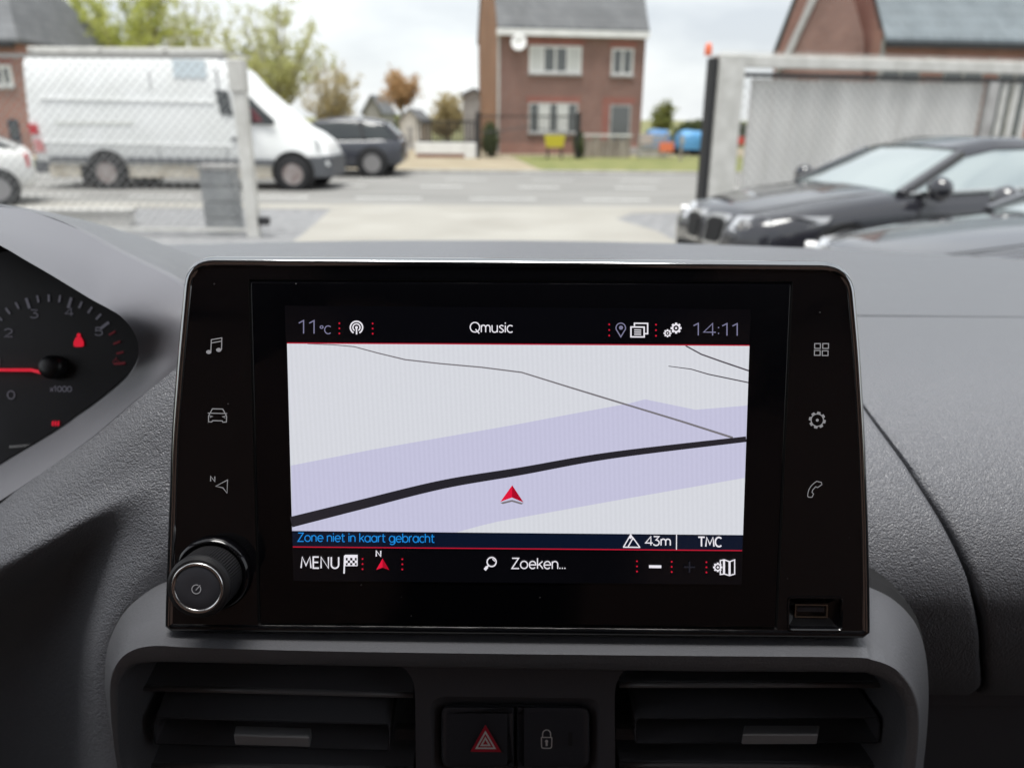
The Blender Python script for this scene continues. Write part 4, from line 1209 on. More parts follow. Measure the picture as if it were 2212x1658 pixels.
def translucent(m, f):
    """thin stuff that lets part of the light through"""
    b = m.node_tree.nodes['Principled BSDF']
    tr = N(m, 'ShaderNodeBsdfTranslucent')
    mx = N(m, 'ShaderNodeMixShader')
    mx.inputs[0].default_value = f
    src = b.inputs['Base Color'].links[0].from_socket
    m.node_tree.links.new(src, tr.inputs['Color'])
    L(m, b, 0, mx, 1); L(m, tr, 0, mx, 2)
    m.node_tree.links.new(mx.outputs[0], m.node_tree.nodes['Material Output'].inputs['Surface'])
    return m
class House:
    """local frame: x along the front, y away from the street, z up; origin at the front's first corner"""
    def __init__(self, name, label, pa, da, pb, db, depth, wall_mat, side_mat=None):
        A, B = on_y(pa[0], pa[1], da), on_y(pb[0], pb[1], db)
        A.z = B.z = 0.0
        self.A = A
        xd = (B - A)
        self.w = xd.length
        self.xd = xd.normalized()
        self.rz = math.atan2(self.xd.y, self.xd.x)
        self.front = Plane(A, (self.xd.y, -self.xd.x, 0))
        self.depth = depth
        self.o = empty(name, A, self.rz, label, 'house')
        self.mat, self.side = wall_mat, side_mat or wall_mat
    def loc(self, px, py):
        q = self.front.at(px, py) - self.A
        return q.dot(self.xd), q.z
    def part(self, name, mb, mat, parent=None, **kw):
        return mb.build(name, mat, parent or self.o, local=True, **kw)
    def walls(self, eave, ridge):
        w, d = self.w, self.depth
        b = MB(); b.box(0, w, 0, 0.3, 0, eave); self.part('front_wall', b, self.mat)
        for x in (0.002, w - 0.302):
            b = MB()
            y0, y1, ym = 0.302, d - 0.302, d / 2
            pts = [(y0, 0), (y1, 0), (y1, eave), (ym, ridge - 0.1), (y0, eave)]
            b.loft([[Vector((x, p[0], p[1])) for p in pts], [Vector((x + 0.30, p[0], p[1])) for p in pts]], True, True, True)
            self.part('gable_wall', b, self.side)
        b = MB(); b.box(0, w, d - 0.3, d, 0, eave); self.part('back_wall', b, self.mat)
    def roof(self, eave, ridge, mat, over=0.3, verge=0.12, th=0.12):
        w, d = self.w, self.depth
        for s in (0, 1):
            y0, y1 = (-over, d / 2) if s == 0 else (d + over, d / 2)
            dz = (ridge - eave) / (d / 2) * over
            b = MB()
            b.loft([[Vector((-verge, y0, eave - dz)), Vector((w + verge, y0, eave - dz)), Vector((w + verge, y0, eave - dz + th)), Vector((-verge, y0, eave - dz + th))],
                    [Vector((-verge, y1, ridge)), Vector((w + verge, y1, ridge)), Vector((w + verge, y1, ridge + th)), Vector((-verge, y1, ridge + th))]], True, True, True)
            self.part('roof', b, mat)
    def window(self, p0, p1, bars=1, frame=M['white_paint'], pane=M['pane'], fw=0.07, curtains=(), sill=True, lintel=True):
        (x0, z1), (x1, z0) = self.loc(*p0), self.loc(*p1)
        b = MB()
        for bx in ((x0, x1, z1 - fw, z1), (x0, x1, z0, z0 + fw), (x0, x0 + fw, z0 + fw, z1 - fw), (x1 - fw, x1, z0 + fw, z1 - fw)):
            b.box(bx[0], bx[1], -0.035, 0.0, bx[2], bx[3])
        f = self.part('window', b, frame)
        n = bars + 1
        for k in range(n):
            xa, xb = x0 + fw + (x1 - x0 - 2 * fw) * k / n, x0 + fw + (x1 - x0 - 2 * fw) * (k + 1) / n
            b = MB(); b.box(xa + 0.004, xb - 0.004, -0.012, -0.003, z0 + fw, z1 - fw)
            self.part('pane', b, pane if k not in curtains else M['curtain'], f)
            if k:
                b = MB(); b.box(xa - 0.045, xa + 0.045, -0.04, -0.013, z0 + fw, z1 - fw); self.part('mullion', b, frame, f)
        if sill:
            b = MB(); b.box(x0 - 0.06, x1 + 0.06, -0.12, -0.004, z0 - 0.09, z0 - 0.004); self.part('sill', b, M['stone'], f)
        if lintel:
            b = MB(); b.box(x0 - 0.12, x1 + 0.12, -0.008, -0.001, z1 + 0.005, z1 + 0.27); self.part('lintel', b, M['lintel'], f)
        return f

# brick house straight ahead
h = House('brick_house', 'narrow two-storey brown brick house with slate roof and satellite dish across the road', (1074, 330), 35.4, (1381, 330), 36.4, 7.2, M['brick_brown'], M['brick_orange'])
eave = h.loc(1074, 66)[1] + 0.42
h.walls(eave, eave + 5.2)
h.roof(eave + 0.05, eave + 5.25, M['slate'], over=0.30, verge=0.04)
b = MB(); b.box(-0.04, h.w + 0.04, -0.36, -0.04, eave - 0.62, eave - 0.36); h.part('fascia', b, M['white_paint'])
h.window((1143, 98), (1255, 160), 3, fw=0.09, curtains=(0, 3))
h.window((1322, 104), (1366, 163), 1, fw=0.09)
f = h.window((1143, 222), (1246, 287), 4, fw=0.05, curtains=(1, 3), frame=M['curtain'])
(x0, z1), (x1, z0) = h.loc(1318, 226), h.loc(1360, 300)
b = MB(); b.box(x0, x1, -0.03, 0.0, 0.1, z1); f = h.part('door', b, M['stone'])
b = MB(); b.box(x0 + 0.09, x1 - 0.09, -0.045, -0.031, 0.25, z1 - 0.08); h.part('pane', b, M['pane'], f)
b = MB(); b.box(x0 - 0.2, x1 + 0.2, -0.008, -0.001, z1 + 0.01, z1 + 0.3); h.part('lintel', b, M['lintel'], f)
b = MB(); b.box(x0 - 0.35, x0 - 0.02, -0.007, -0.001, 0.05, z1 + 0.3); h.part('brick_reveal', b, M['lintel'], f)
b = MB(); b.box(x0 - 0.4, x1 + 0.3, -0.9, -0.05, 0.02, 0.35); h.part('step', b, M['stone'])
b = MB(); b.box(0.02, h.w - 0.02, -0.012, -0.002, 0.02, 0.55); h.part('plinth', b, M['brick_red'])
dx, dz = h.loc(1117, 94)
b = MB()
for r_, hh in ():
    pass
cdish = Vector((dx, -0.45, dz))
nd = Vector((-0.25, -1, 0.22)).normalized()
b.lathe(cdish, nd, [(0.02, -0.09), (0.14, -0.075), (0.25, -0.035), (0.33, 0.0), (0.325, 0.008), (0.24, -0.025), (0.12, -0.06), (0.01, -0.075)], 28)
dish = h.part('satellite_dish', b, M['white_paint'], smooth=True)
b = MB(); b.bar(cdish - nd * 0.08, (dx + 0.05, 0.0, dz - 0.15), 0.04); b.bar(cdish + Vector((0, 0, -0.3)), cdish + nd * 0.35, 0.025); h.part('dish_arm', b, M['grey_steel'], dish)
b = MB(); b.bar((0.05, -0.05, 0.1), (0.05, -0.05, eave - 0.3), 0.08); h.part('downpipe', b, M['grey_steel'])

# brick house with tall gable behind the sliding gate
h2 = House('brick_house', 'red brick house with blue-grey tiled roof behind the white-sheeted gate', (1872, 300), 28.5, (2420, 300), 29.5, 8.6, M['brick_red'])
e2 = h2.loc(1880, 92)[1] + 0.42
h2.walls(e2, e2 + 5.6)
h2.roof(e2 + 0.05, e2 + 5.7, M['slate_blue'], over=0.35, verge=0.05)
b = MB(); b.box(-0.05, h2.w + 0.1, -0.50, -0.36, e2 - 0.60, e2 - 0.42); h2.part('gutter', b, M['iron'])
b = MB(); b.bar((0.06, -0.08, 0), (0.06, -0.08, e2 - 0.3), 0.11); h2.part('downpipe', b, M['stone'])
for p0, p1 in (((1905, 137), (1975, 230)), ((2040, 139), (2110, 230)), ((2160, 142), (2200, 300)), ((2260, 145), (2330, 260))):
    h2.window(p0, p1, 1, frame=M['stone'])
# wing with the gable to the street
h3 = House('brick_gable', 'steep brick gable end beside the blue-grey roof behind the gate', (1690, 300), 29.6, (1862, 300), 28.9, 7.0, M['brick_red'])
b = MB()
pts = [h3.loc(*p) for p in ((1690, 330), (1868, 330), (1866, 80), (1842, -10), (1822, -75), (1795, -75), (1765, 0), (1702, 138), (1690, 160))]
pts = [(x, max(z, 0.0)) for x, z in pts]
b.loft([[Vector((x, 0, z)) for x, z in pts], [Vector((x, 7.0, z)) for x, z in pts]], True, True, True)
h3.part('wall', b, M['brick_brown'])
tp = [h3.loc(*p) for p in ((1698, 142), (1765, -4), (1793, -80))]
b = MB()
for (xa, za), (xb, zb) in zip(tp, tp[1:]):
    b.loft([[Vector((xa, -0.15, za)), Vector((xa - 0.06, -0.15, za + 0.1)), Vector((xa - 0.06, 7.1, za + 0.1)), Vector((xa, 7.1, za))], [Vector((xb, -0.15, zb)), Vector((xb - 0.06, -0.15, zb + 0.1)), Vector((xb - 0.06, 7.1, zb + 0.1)), Vector((xb, 7.1, zb))]], True, True, True)
h3.part('roof', b, M['stone'])

# brick house at the picture's edge behind the van
h4 = House('brick_house', 'red brick house with dark roof and blue-black door behind the white van', (-260, 320), 31.0, (76, 320), 31.0, 7.5, M['brick_red'])
e4 = h4.loc(40, 88)[1]
h4.walls(e4, e4 + 0.1)
b = MB()
w_, d_ = h4.w, h4.depth
b.add([(-.3, -.35, e4 - .1), (w_ + .3, -.35, e4 - .1), (w_ + .3, d_ + .35, e4 - .1), (-.3, d_ + .35, e4 - .1), (2.5, d_ / 2, e4 + 4.2), (w_ - 2.3, d_ / 2, e4 + 4.2),
       (-.3, -.35, e4 + .02), (w_ + .3, -.35, e4 + .02), (w_ + .3, d_ + .35, e4 + .02), (-.3, d_ + .35, e4 + .02)],
      [(6, 7, 5, 4), (7, 8, 5), (8, 9, 4, 5), (9, 6, 4), (0, 1, 7, 6), (1, 2, 8, 7), (2, 3, 9, 8), (3, 0, 6, 9), (3, 2, 1, 0)])
h4.part('roof', b, M['slate'])
b = MB(); b.box(-0.1, h4.w + 0.1, -0.42, -0.2, e4 - 0.25, e4 - 0.08); h4.part('gutter', b, M['iron'])
h4.window((-18, 140), (32, 188), 1, fw=0.12)
h4.window((-150, 225), (-60, 300), 2)
(x0, z1), (x1, z0) = h4.loc(15, 258), h4.loc(56, 350)
b = MB(); b.box(x0, x1, -0.03, 0.0, 0.08, z1); f = h4.part('door', b, M['door_dark'])
b = MB(); b.box(x0 + 0.25, x1 - 0.25, -0.04, -0.031, z1 * 0.55, z1 - 0.25); h4.part('pane', b, M['pane'], f)
b = MB(); b.box(x0 - 0.2, x1 + 0.2, -0.7, -0.04, 0.02, 0.1); h4.part('step', b, M['stone'])

def small_building(name, label, p0, p1, D, depth, mat, rmat, ridge, cat='shed'):
    """simple outbuilding: walls, pitched roof, door"""
    a, c = on_y(p0[0], p0[1], D), on_y(p1[0], p1[1], D)
    o = empty(name, (a.x, D, 0), 0, label, cat)
    w, e = c.x - a.x, a.z
    b = MB()
    pts = [(0, 0), (w, 0), (w, e), (w / 2, e + ridge), (0, e)]
    b.loft([[Vector((x, 0, z)) for x, z in pts], [Vector((x, depth, z)) for x, z in pts]], True, True, True)
    b.build('wall', mat, o, local=True)
    b = MB()
    for s in (0, 1):
        x0, x1 = (-0.15, w / 2) if s == 0 else (w + 0.15, w / 2)
        z0 = e - 0.15 * ridge / (w / 2)
        b.loft([[Vector((x0, -0.15, z0 + 0.01)), Vector((x0, depth + 0.1, z0 + 0.01)), Vector((x0, depth + 0.1, z0 + 0.1)), Vector((x0, -0.15, z0 + 0.1))],
                [Vector((x1, -0.15, e + ridge + 0.01)), Vector((x1, depth + 0.1, e + ridge + 0.01)), Vector((x1, depth + 0.1, e + ridge + 0.1)), Vector((x1, -0.15, e + ridge + 0.1))]], True, True, True)
    b.build('roof', rmat, o, local=True)
    b = MB(); b.box(w * 0.35, w * 0.65, -0.03, -0.004, 0.05, min(2.0, e * 0.8)); b.build('door', M['stone'], o, local=True)
    return o
small_building('garden_shed', 'grey rendered outbuilding beside the narrow brick house', (1000, 206), (1048, 206), 42.0, 4, M['stone'], M['slate'], 0.25)
small_building('white_outbuilding', 'white rendered low building behind the black railings', (862, 262), (908, 262), 40.0, 5, M['render'], M['slate'], 0.5, 'outbuilding')
small_building('grey_barn', 'weathered grey barn far beyond the dark car', (784, 240), (822, 240), 52.0, 6, M['stone'], M['slate'], 0.9, 'barn')

# ------------------------------------------------------------------ vehicles
M['van_white'] = vary(material('van_white_paint', (0.80, 0.81, 0.81), 0.28, coat=0.4), 1.3, (0.76, 0.77, 0.76), (0.83, 0.84, 0.84))
M['van_dirty'] = vary(material('dirty_sill_paint', (0.55, 0.50, 0.41), 0.6), 3.0, (0.46, 0.41, 0.33), (0.66, 0.62, 0.54))
M['bumper'] = material('grey_bumper_plastic', (0.10, 0.105, 0.115), 0.55)
M['car_glass'] = material('sky_mirror_car_glass', (0.52, 0.58, 0.58), 0.05, metal=0.7, spec=0.8)  # pale metallic colour stands for bright sky reflected in the saloons' windows
M['dark_glass'] = material('dark_side_glass', (0.035, 0.04, 0.042), 0.05, spec=0.7)
M['tyre'] = material('tyre_rubber', (0.022, 0.022, 0.024), 0.85)
M['rim'] = material('wheel_alloy', (0.34, 0.33, 0.33), 0.4, metal=0.6)
M['rusty_rim'] = vary(material('grubby_steel_rim', (0.30, 0.26, 0.25), 0.6, metal=0.2), 9.0, (0.24, 0.19, 0.18), (0.38, 0.35, 0.34))
M['arch'] = material('wheel_arch_liner', (0.012, 0.012, 0.013), 0.9)
M['lamp_red'] = material('tail_lamp', (0.48, 0.02, 0.03), 0.2)
M['lamp_clear'] = material('headlamp_glass', (0.62, 0.63, 0.65), 0.1, metal=0.45)
M['black_paint'] = material('black_car_paint', (0.022, 0.022, 0.028), 0.14, coat=1.0)
M['anthracite'] = material('anthracite_car_paint', (0.05, 0.053, 0.066), 0.25, coat=0.5)
M['car_white'] = material('white_car_paint', (0.76, 0.76, 0.74), 0.25, coat=0.4)
M['grey_paint'] = material('dark_grey_car_paint', (0.055, 0.055, 0.062), 0.16, coat=1.0)

def wheel(parent, x, y, r, w, rim_mat, side):
    """tyre with rim as its child; side -1 or +1 is the outer face"""
    c = Vector((x, y, r))
    n = Vector((0, side, 0))
    b = MB(); b.lathe(c, n, [(r * 0.62, -w / 2), (r * 0.93, -w / 2), (r, -w * 0.35), (r, w * 0.35), (r * 0.94, w / 2), (r * 0.66, w / 2), (r * 0.64, w * 0.36)], 32, False)
    t = b.build('wheel', M['tyre'], parent, local=True, smooth=True, auto=40)
    b = MB(); b.lathe(c, n, [(r * 0.66, w * 0.44), (r * 0.62, w * 0.30), (r * 0.50, w * 0.18), (r * 0.22, w * 0.26), (r * 0.18, w * 0.36), (r * 0.02, w * 0.37)], 32, True)
    rr = b.build('rim', rim_mat, t, local=True, smooth=True, auto=30)
    b = MB()
    for k in range(8):
        a = 2 * math.pi * k / 8
        s, u = Vector((math.cos(a), 0, math.sin(a))), Vector((-math.sin(a), 0, math.cos(a)))
        p, q_ = c + s * r * 0.27 + n * w * 0.275, c + s * r * 0.50 + n * w * 0.235
        b.bar(p, q_, r * 0.11, 0.02, up=n)
    b.build('rim_holes', M['arch'], t, local=True)
    return t

def body_loft(stations, crown=0.03, round_=0.10):
    """stations: x, zbottom, ztop, half width"""
    rings = []
    for x, zb, zt, hw in stations:
        h = zt - zb
        half = [(0, zb), (hw * 0.80, zb), (hw * 0.95, zb + h * 0.08), (hw * 0.995, zb + h * 0.30), (hw, zb + h * 0.52), (hw * 0.985, zb + h * 0.74), (hw * 0.955, zb + h * 0.87), (hw * 0.88, zb + h * 0.955), (hw * 0.72, zb + h * 0.99), (hw * 0.35, zt + crown * 0.8), (0, zt + crown)]
        rings.append([Vector((x, y, z)) for y, z in half] + [Vector((x, -y, z)) for y, z in half[-2:0:-1]])
    return rings

def build_car(name, label, cat, loc, rz, paint, stations, green, wheels, r=0.33, rim=None, group=None, glass=None):
    """green: x, zbelt, zroof, half width at belt, half width at roof; wheels: x of the axles"""
    o = empty(name, loc, rz, label, cat, group)
    b = MB(); b.loft(body_loft(stations), True, True, True)
    b.build('body', paint, o, local=True, smooth=True, auto=50)
    rings = []
    for x, zb, zr, hb, hr in green:
        half = [(0, zb), (hb, zb), (hb * 0.6 + hr * 0.4, zb + (zr - zb) * 0.45), (hr * 1.02, zb + (zr - zb) * 0.86), (hr * 0.93, zr - (zr - zb) * 0.02), (hr * 0.6, zr + 0.012), (0, zr + 0.02)]
        rings.append([Vector((x, y, z)) for y, z in half] + [Vector((x, -y, z)) for y, z in half[-2:0:-1]])
    b = MB(); b.loft(rings, True, True, True)
    gl = b.build('windows', glass or M['dark_glass'], o, local=True, smooth=True, auto=40)
    gl.name = 'glazing'
    top = [g_ for g_ in green if g_[2] - g_[1] > 0.25]
    b = MB()
    rr = []
    for x, zb, zr, hb, hr in top:
        half = [(hr * 1.05, zb + (zr - zb) * 0.84), (hr * 0.95, zr + 0.006), (hr * 0.6, zr + 0.026), (0, zr + 0.034)]
        rr.append([Vector((x, y, z)) for y, z in half] + [Vector((x, -y, z)) for y, z in half[-2::-1]])
    b.loft(rr, False)
    b.build('roof', paint, o, local=True, smooth=True)
    for s in (-1, 1):
        for i, j in ((0, next(k for k, g_ in enumerate(green) if g_ is top[0])), (len(green) - 1, next(k for k, g_ in enumerate(green) if g_ is top[-1]))):
            ga, gb = green[i], green[j]
            b = MB(); b.bar((ga[0], s * ga[3] * 0.985, ga[1] + 0.0), (gb[0], s * gb[4] * 1.0, gb[2] - 0.03), 0.085, 0.075)
            b.build('pillar', paint, o, local=True, bevel=0.01)
        mid = top[len(top) // 2]
        b = MB(); b.bar((mid[0], s * mid[3] * 1.0, mid[1]), (mid[0] - 0.1, s * mid[4] * 1.03, mid[2] - 0.05), 0.09, 0.03, up=(0, 1, 0)); b.build('pillar', M['iron'], o, local=True)
    for x in wheels:
        hw = max(st[3] for st in stations)
        for s in (-1, 1):
            b = MB(); b.lathe(Vector((x, s * (hw - 0.03), r)), Vector((0, s, 0)), [(r * 1.16, -0.1), (r * 1.16, 0.033), (r * 0.2, 0.033)], 28)
            b.build('wheel_arch', M['arch'], o, local=True)
            wheel(o, x, s * (hw - 0.085), r, 0.24, rim or M['rim'], s)
    return o

# white panel van on the road, heading along it
vy = on_z(420, 411).y
va = on_y(66, 300, vy); vb = on_y(733, 340, vy)
VL = vb.x - va.x
van = empty('panel_van', (va.x, vy + 1.0, 0.012), 0, 'long white panel van with dirty sills and grey bumper stopped on the road', 'van')
def vx(px):
    px = px if px < 600 else 600 + (px - 600) * 0.80
    return on_y(px, 300, vy).x - va.x
def vz(py, px=400): return on_y(px, py, vy).z
HW = 0.985
vs_ = [  # x, zbottom, ztop, half width at sill, half width at top
    (0.0, 0.62, vz(128, 66) - .12, .93, .80), (0.05, 0.50, vz(122, 66), .965, .84), (0.4, 0.48, vz(120), HW, .87), (vx(300), 0.48, vz(118), HW, .88), (vx(430), 0.48, vz(120), HW, .88),
    (vx(482), 0.48, vz(126, 482), HW, .86), (vx(510), 0.46, vz(146, 510), HW, .83), (vx(540), 0.46, vz(184, 540), HW, .80), (vx(580), 0.46, vz(222, 580), HW, .79), (vx(618), 0.46, vz(255, 618), HW, .80),
    (vx(648), 0.46, vz(276, 648), .97, .80), (vx(680), 0.46, vz(289, 680), .95, .78), (vx(708), 0.46, vz(305, 708), .90, .72), (vx(724), 0.44, vz(326, 724), .83, .66), (vx(732), 0.46, vz(350, 732), .72, .56)]
rings = []
for x, zb, zt, hb, ht in vs_:
    h_ = zt - zb
    tall = min(1.0, max(0.0, (h_ - 0.9) / 1.2))
    half = [(0, zb), (hb * 0.9, zb), (hb * 0.985, zb + 0.10), (hb, zb + h_ * 0.22), (hb, zb + h_ * 0.42), (hb * (1 - .5 * (1 - ht / hb)), zb + h_ * 0.70), (ht + 0.01, zb + h_ * 0.93), (ht - 0.06, zb + h_ * 0.985), (ht * 0.6, zt), (0, zt + 0.02)]
    rings.append([Vector((x, y, z)) for y, z in half] + [Vector((x, -y, z)) for y, z in half[-2:0:-1]])
b = MB(); b.loft(rings, True, True, True); b.build('body', M['van_white'], van, local=True, smooth=True, auto=45)
def vpanel(name, pts, mat, proud=0.02, bevel=0.006, y=None):
    """a panel on the near flank, cut to a picture outline, following the flank"""
    P = []
    for px, py in pts:
        x, z = vx(px), vz(py, px)
        f = min(1.0, max(0.0, (z - 1.45) / 1.45))
        P.append((x, -(HW - 0.11 * f ** 1.3) if y is None else y, z))
    b = MB()
    b.loft([[Vector((x, yy + 0.03, z)) for x, yy, z in P], [Vector((x, yy - proud, z)) for x, yy, z in P]], True, False, False)
    b.fill([Vector((x, yy - proud, z)) for x, yy, z in P])
    return b.build(name, mat, van, local=True, bevel=bevel)
vpanel('side_window', [(474, 196), (501, 198), (508, 252), (482, 248)], M['dark_glass'])
vpanel('door_window', [(521, 200), (541, 205), (566, 232), (596, 262), (594, 272), (524, 268)], M['dark_glass'])
vpanel('door_window_inside', [(534, 228), (556, 240), (572, 264), (538, 264)], material('red_interior_trim', (0.16, 0.05, 0.06), 0.6), proud=0.024, bevel=0)
vpanel('roof_decal', [(389, 129), (458, 131), (458, 169), (389, 168)], material('pale_blue_decal', (0.55, 0.62, 0.66), 0.5), proud=0.008, bevel=0)
vpanel('rubbing_strip', [(98, 340), (186, 341), (186, 352), (98, 350)], M['bumper'], 0.03)
vpanel('rubbing_strip', [(266, 342), (586, 347), (586, 358), (266, 353)], M['bumper'], 0.03)
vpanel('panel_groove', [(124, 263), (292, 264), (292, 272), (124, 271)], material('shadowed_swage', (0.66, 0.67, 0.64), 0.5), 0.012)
vpanel('swage_line', [(100, 213), (470, 221), (470, 223.5), (100, 215.5)], M['van_white'], 0.022)
vpanel('swage_line', [(90, 306), (500, 316), (500, 319), (90, 309)], M['van_white'], 0.022)
vpanel('door_joint', [(336, 155), (338, 155), (340, 338), (338, 338)], M['bumper'], 0.003, 0)
vpanel('door_joint', [(478, 150), (480, 150), (488, 340), (486, 340)], M['bumper'], 0.003, 0)
vpanel('door_handle', [(500, 298), (520, 299), (520, 306), (500, 305)], M['bumper'], 0.04)
vpanel('tail_lamp', [(66, 268), (84, 270), (86, 292), (67, 291)], M['lamp_red'], 0.03)
vpanel('tail_lamp', [(72, 302), (90, 303), (92, 330), (74, 330)], material('tail_lamp_lower', (0.55, 0.22, 0.22), 0.25), 0.03)
b = MB(); b.box(0.25, vx(580), -HW + 0.03, HW - 0.03, 0.24, 0.52); b.build('sill', M['van_dirty'], van, local=True, bevel=0.03)
b = MB()
b.loft([[Vector((x, y, z)) for y, z in ((-w, .26), (w, .26), (w, .74), (-w, .74))] for x, w in ((vx(640), .96), (vx(690), .965), (vx(718), .88), (vx(731) + .03, .70))], True, True, True)
b.build('front_bumper', M['bumper'], van, local=True, bevel=0.05)
b = MB(); b.box(-0.06, 0.35, -.95, .95, 0.34, 0.62); b.build('rear_bumper', M['bumper'], van, local=True, bevel=0.04)
vpanel('headlamp', [(690, 297), (708, 309), (712, 330), (703, 326)], M['lamp_clear'], 0.0, 0, y=-.93)
for px in (221, 634):
    for s in (-1, 1):
        b = MB(); b.lathe(Vector((vx(px), s * (HW - 0.05), 0.38)), Vector((0, s, 0)), [(0.46, -0.15), (0.46, 0.072), (0.1, 0.072)], 30); b.build('wheel_arch', M['arch'], van, local=True)
        wheel(van, vx(px), s * (HW - 0.05), 0.355, 0.26, M['rusty_rim'], s)
b = MB(); b.box(vx(196) - .35, vx(196) + .0, -HW + .02, -HW + .06, 0.12, 0.5); b.build('mud_flap', M['arch'], van, local=True)
for sx in (0.25, 1.7, 3.1, 4.4):
    b = MB(); b.bar((sx, -.8, vz(119) + .06), (sx, .8, vz(119) + .06), .05, .05); b.build('roof_bar', M['grey_steel'], van, local=True)
b = MB(); b.box(0.15, vx(492), -.80, -.60, vz(118), vz(103)); b.build('roof_rack_board', M['grey_steel'], van, local=True, bevel=0.03)
b = MB(); b.lathe(Vector((vx(545), -1.14, 1.55)), Vector((-1, 0, 0.1)), [(0.03, -.05), (0.13, -.06), (0.15, 0.0), (0.13, 0.06), (0.02, 0.07)], 18); b.build('mirror', M['bumper'], van, local=True, smooth=True)

# dark car ahead of the van on the far lane
sy = on_z(800, 384).y
sx0, sx1 = on_y(560, 330, sy).x, on_y(868, 330, sy).x
SL = sx1 - sx0
suv_st = [(-SL / 2, .45, .85, .62), (-SL / 2 + .12, .30, .92, .78), (-SL / 2 + .7, .24, .96, .88), (-1.0, .22, .98, .91), (0, .22, 1.0, .92), (1.0, .24, 1.02, .92), (SL / 2 - .6, .26, 1.04, .90), (SL / 2 - .18, .30, 1.02, .83), (SL / 2 - .03, .42, .92, .70)]
suv_gr = [(-1.15, .96, 1.0, .80, .75), (-.45, .96, 1.44, .83, .66), (.2, .98, 1.52, .84, .68), (.9, 1.0, 1.50, .84, .67), (1.45, 1.0, 1.42, .82, .63), (SL / 2 - .12, 1.0, 1.06, .72, .60)]
build_car('suv_car', 'dark anthracite car with alloy wheels ahead of the white van', 'car', ((sx0 + sx1) / 2, sy + .92, 0.012), 0, M['anthracite'], suv_st, suv_gr, (-1.35, SL / 2 - .82), 0.37)

# white hatchback cut off by the picture's edge
hy = on_z(30, 452).y
hx = on_y(-22, 400, hy).x
HL = 4.2
ht_st = [(-HL / 2 + .03, .42, .88, .66), (-HL / 2 + .15, .28, .95, .78), (-HL / 2 + .7, .22, .97, .86), (0, .2, .98, .88), (1.0, .2, 1.0, .88), (HL / 2 - .5, .24, 1.02, .86), (HL / 2 - .12, .3, .98, .78), (HL / 2, .4, .85, .66)]
ht_gr = [(-1.1, .95, 1.0, .76, .7), (-.35, .95, 1.40, .78, .62), (.3, .97, 1.48, .79, .63), (1.1, .99, 1.44, .78, .60), (HL / 2 - .2, 1.0, 1.05, .68, .56)]
wc = build_car('hatchback_car', 'white hatchback only partly in view beside the low wall', 'car', (hx - HL / 2 * math.cos(R(31)), hy + .3 - 0.0, 0.008), R(31), M['car_white'], ht_st, ht_gr, (-1.3, HL / 2 - .62), 0.31)
b = MB(); b.box(HL / 2 - .13, HL / 2 - .06, -.77, -.66, .66, .90); b.build('tail_lamp', M['lamp_red'], wc, local=True, bevel=0.02)

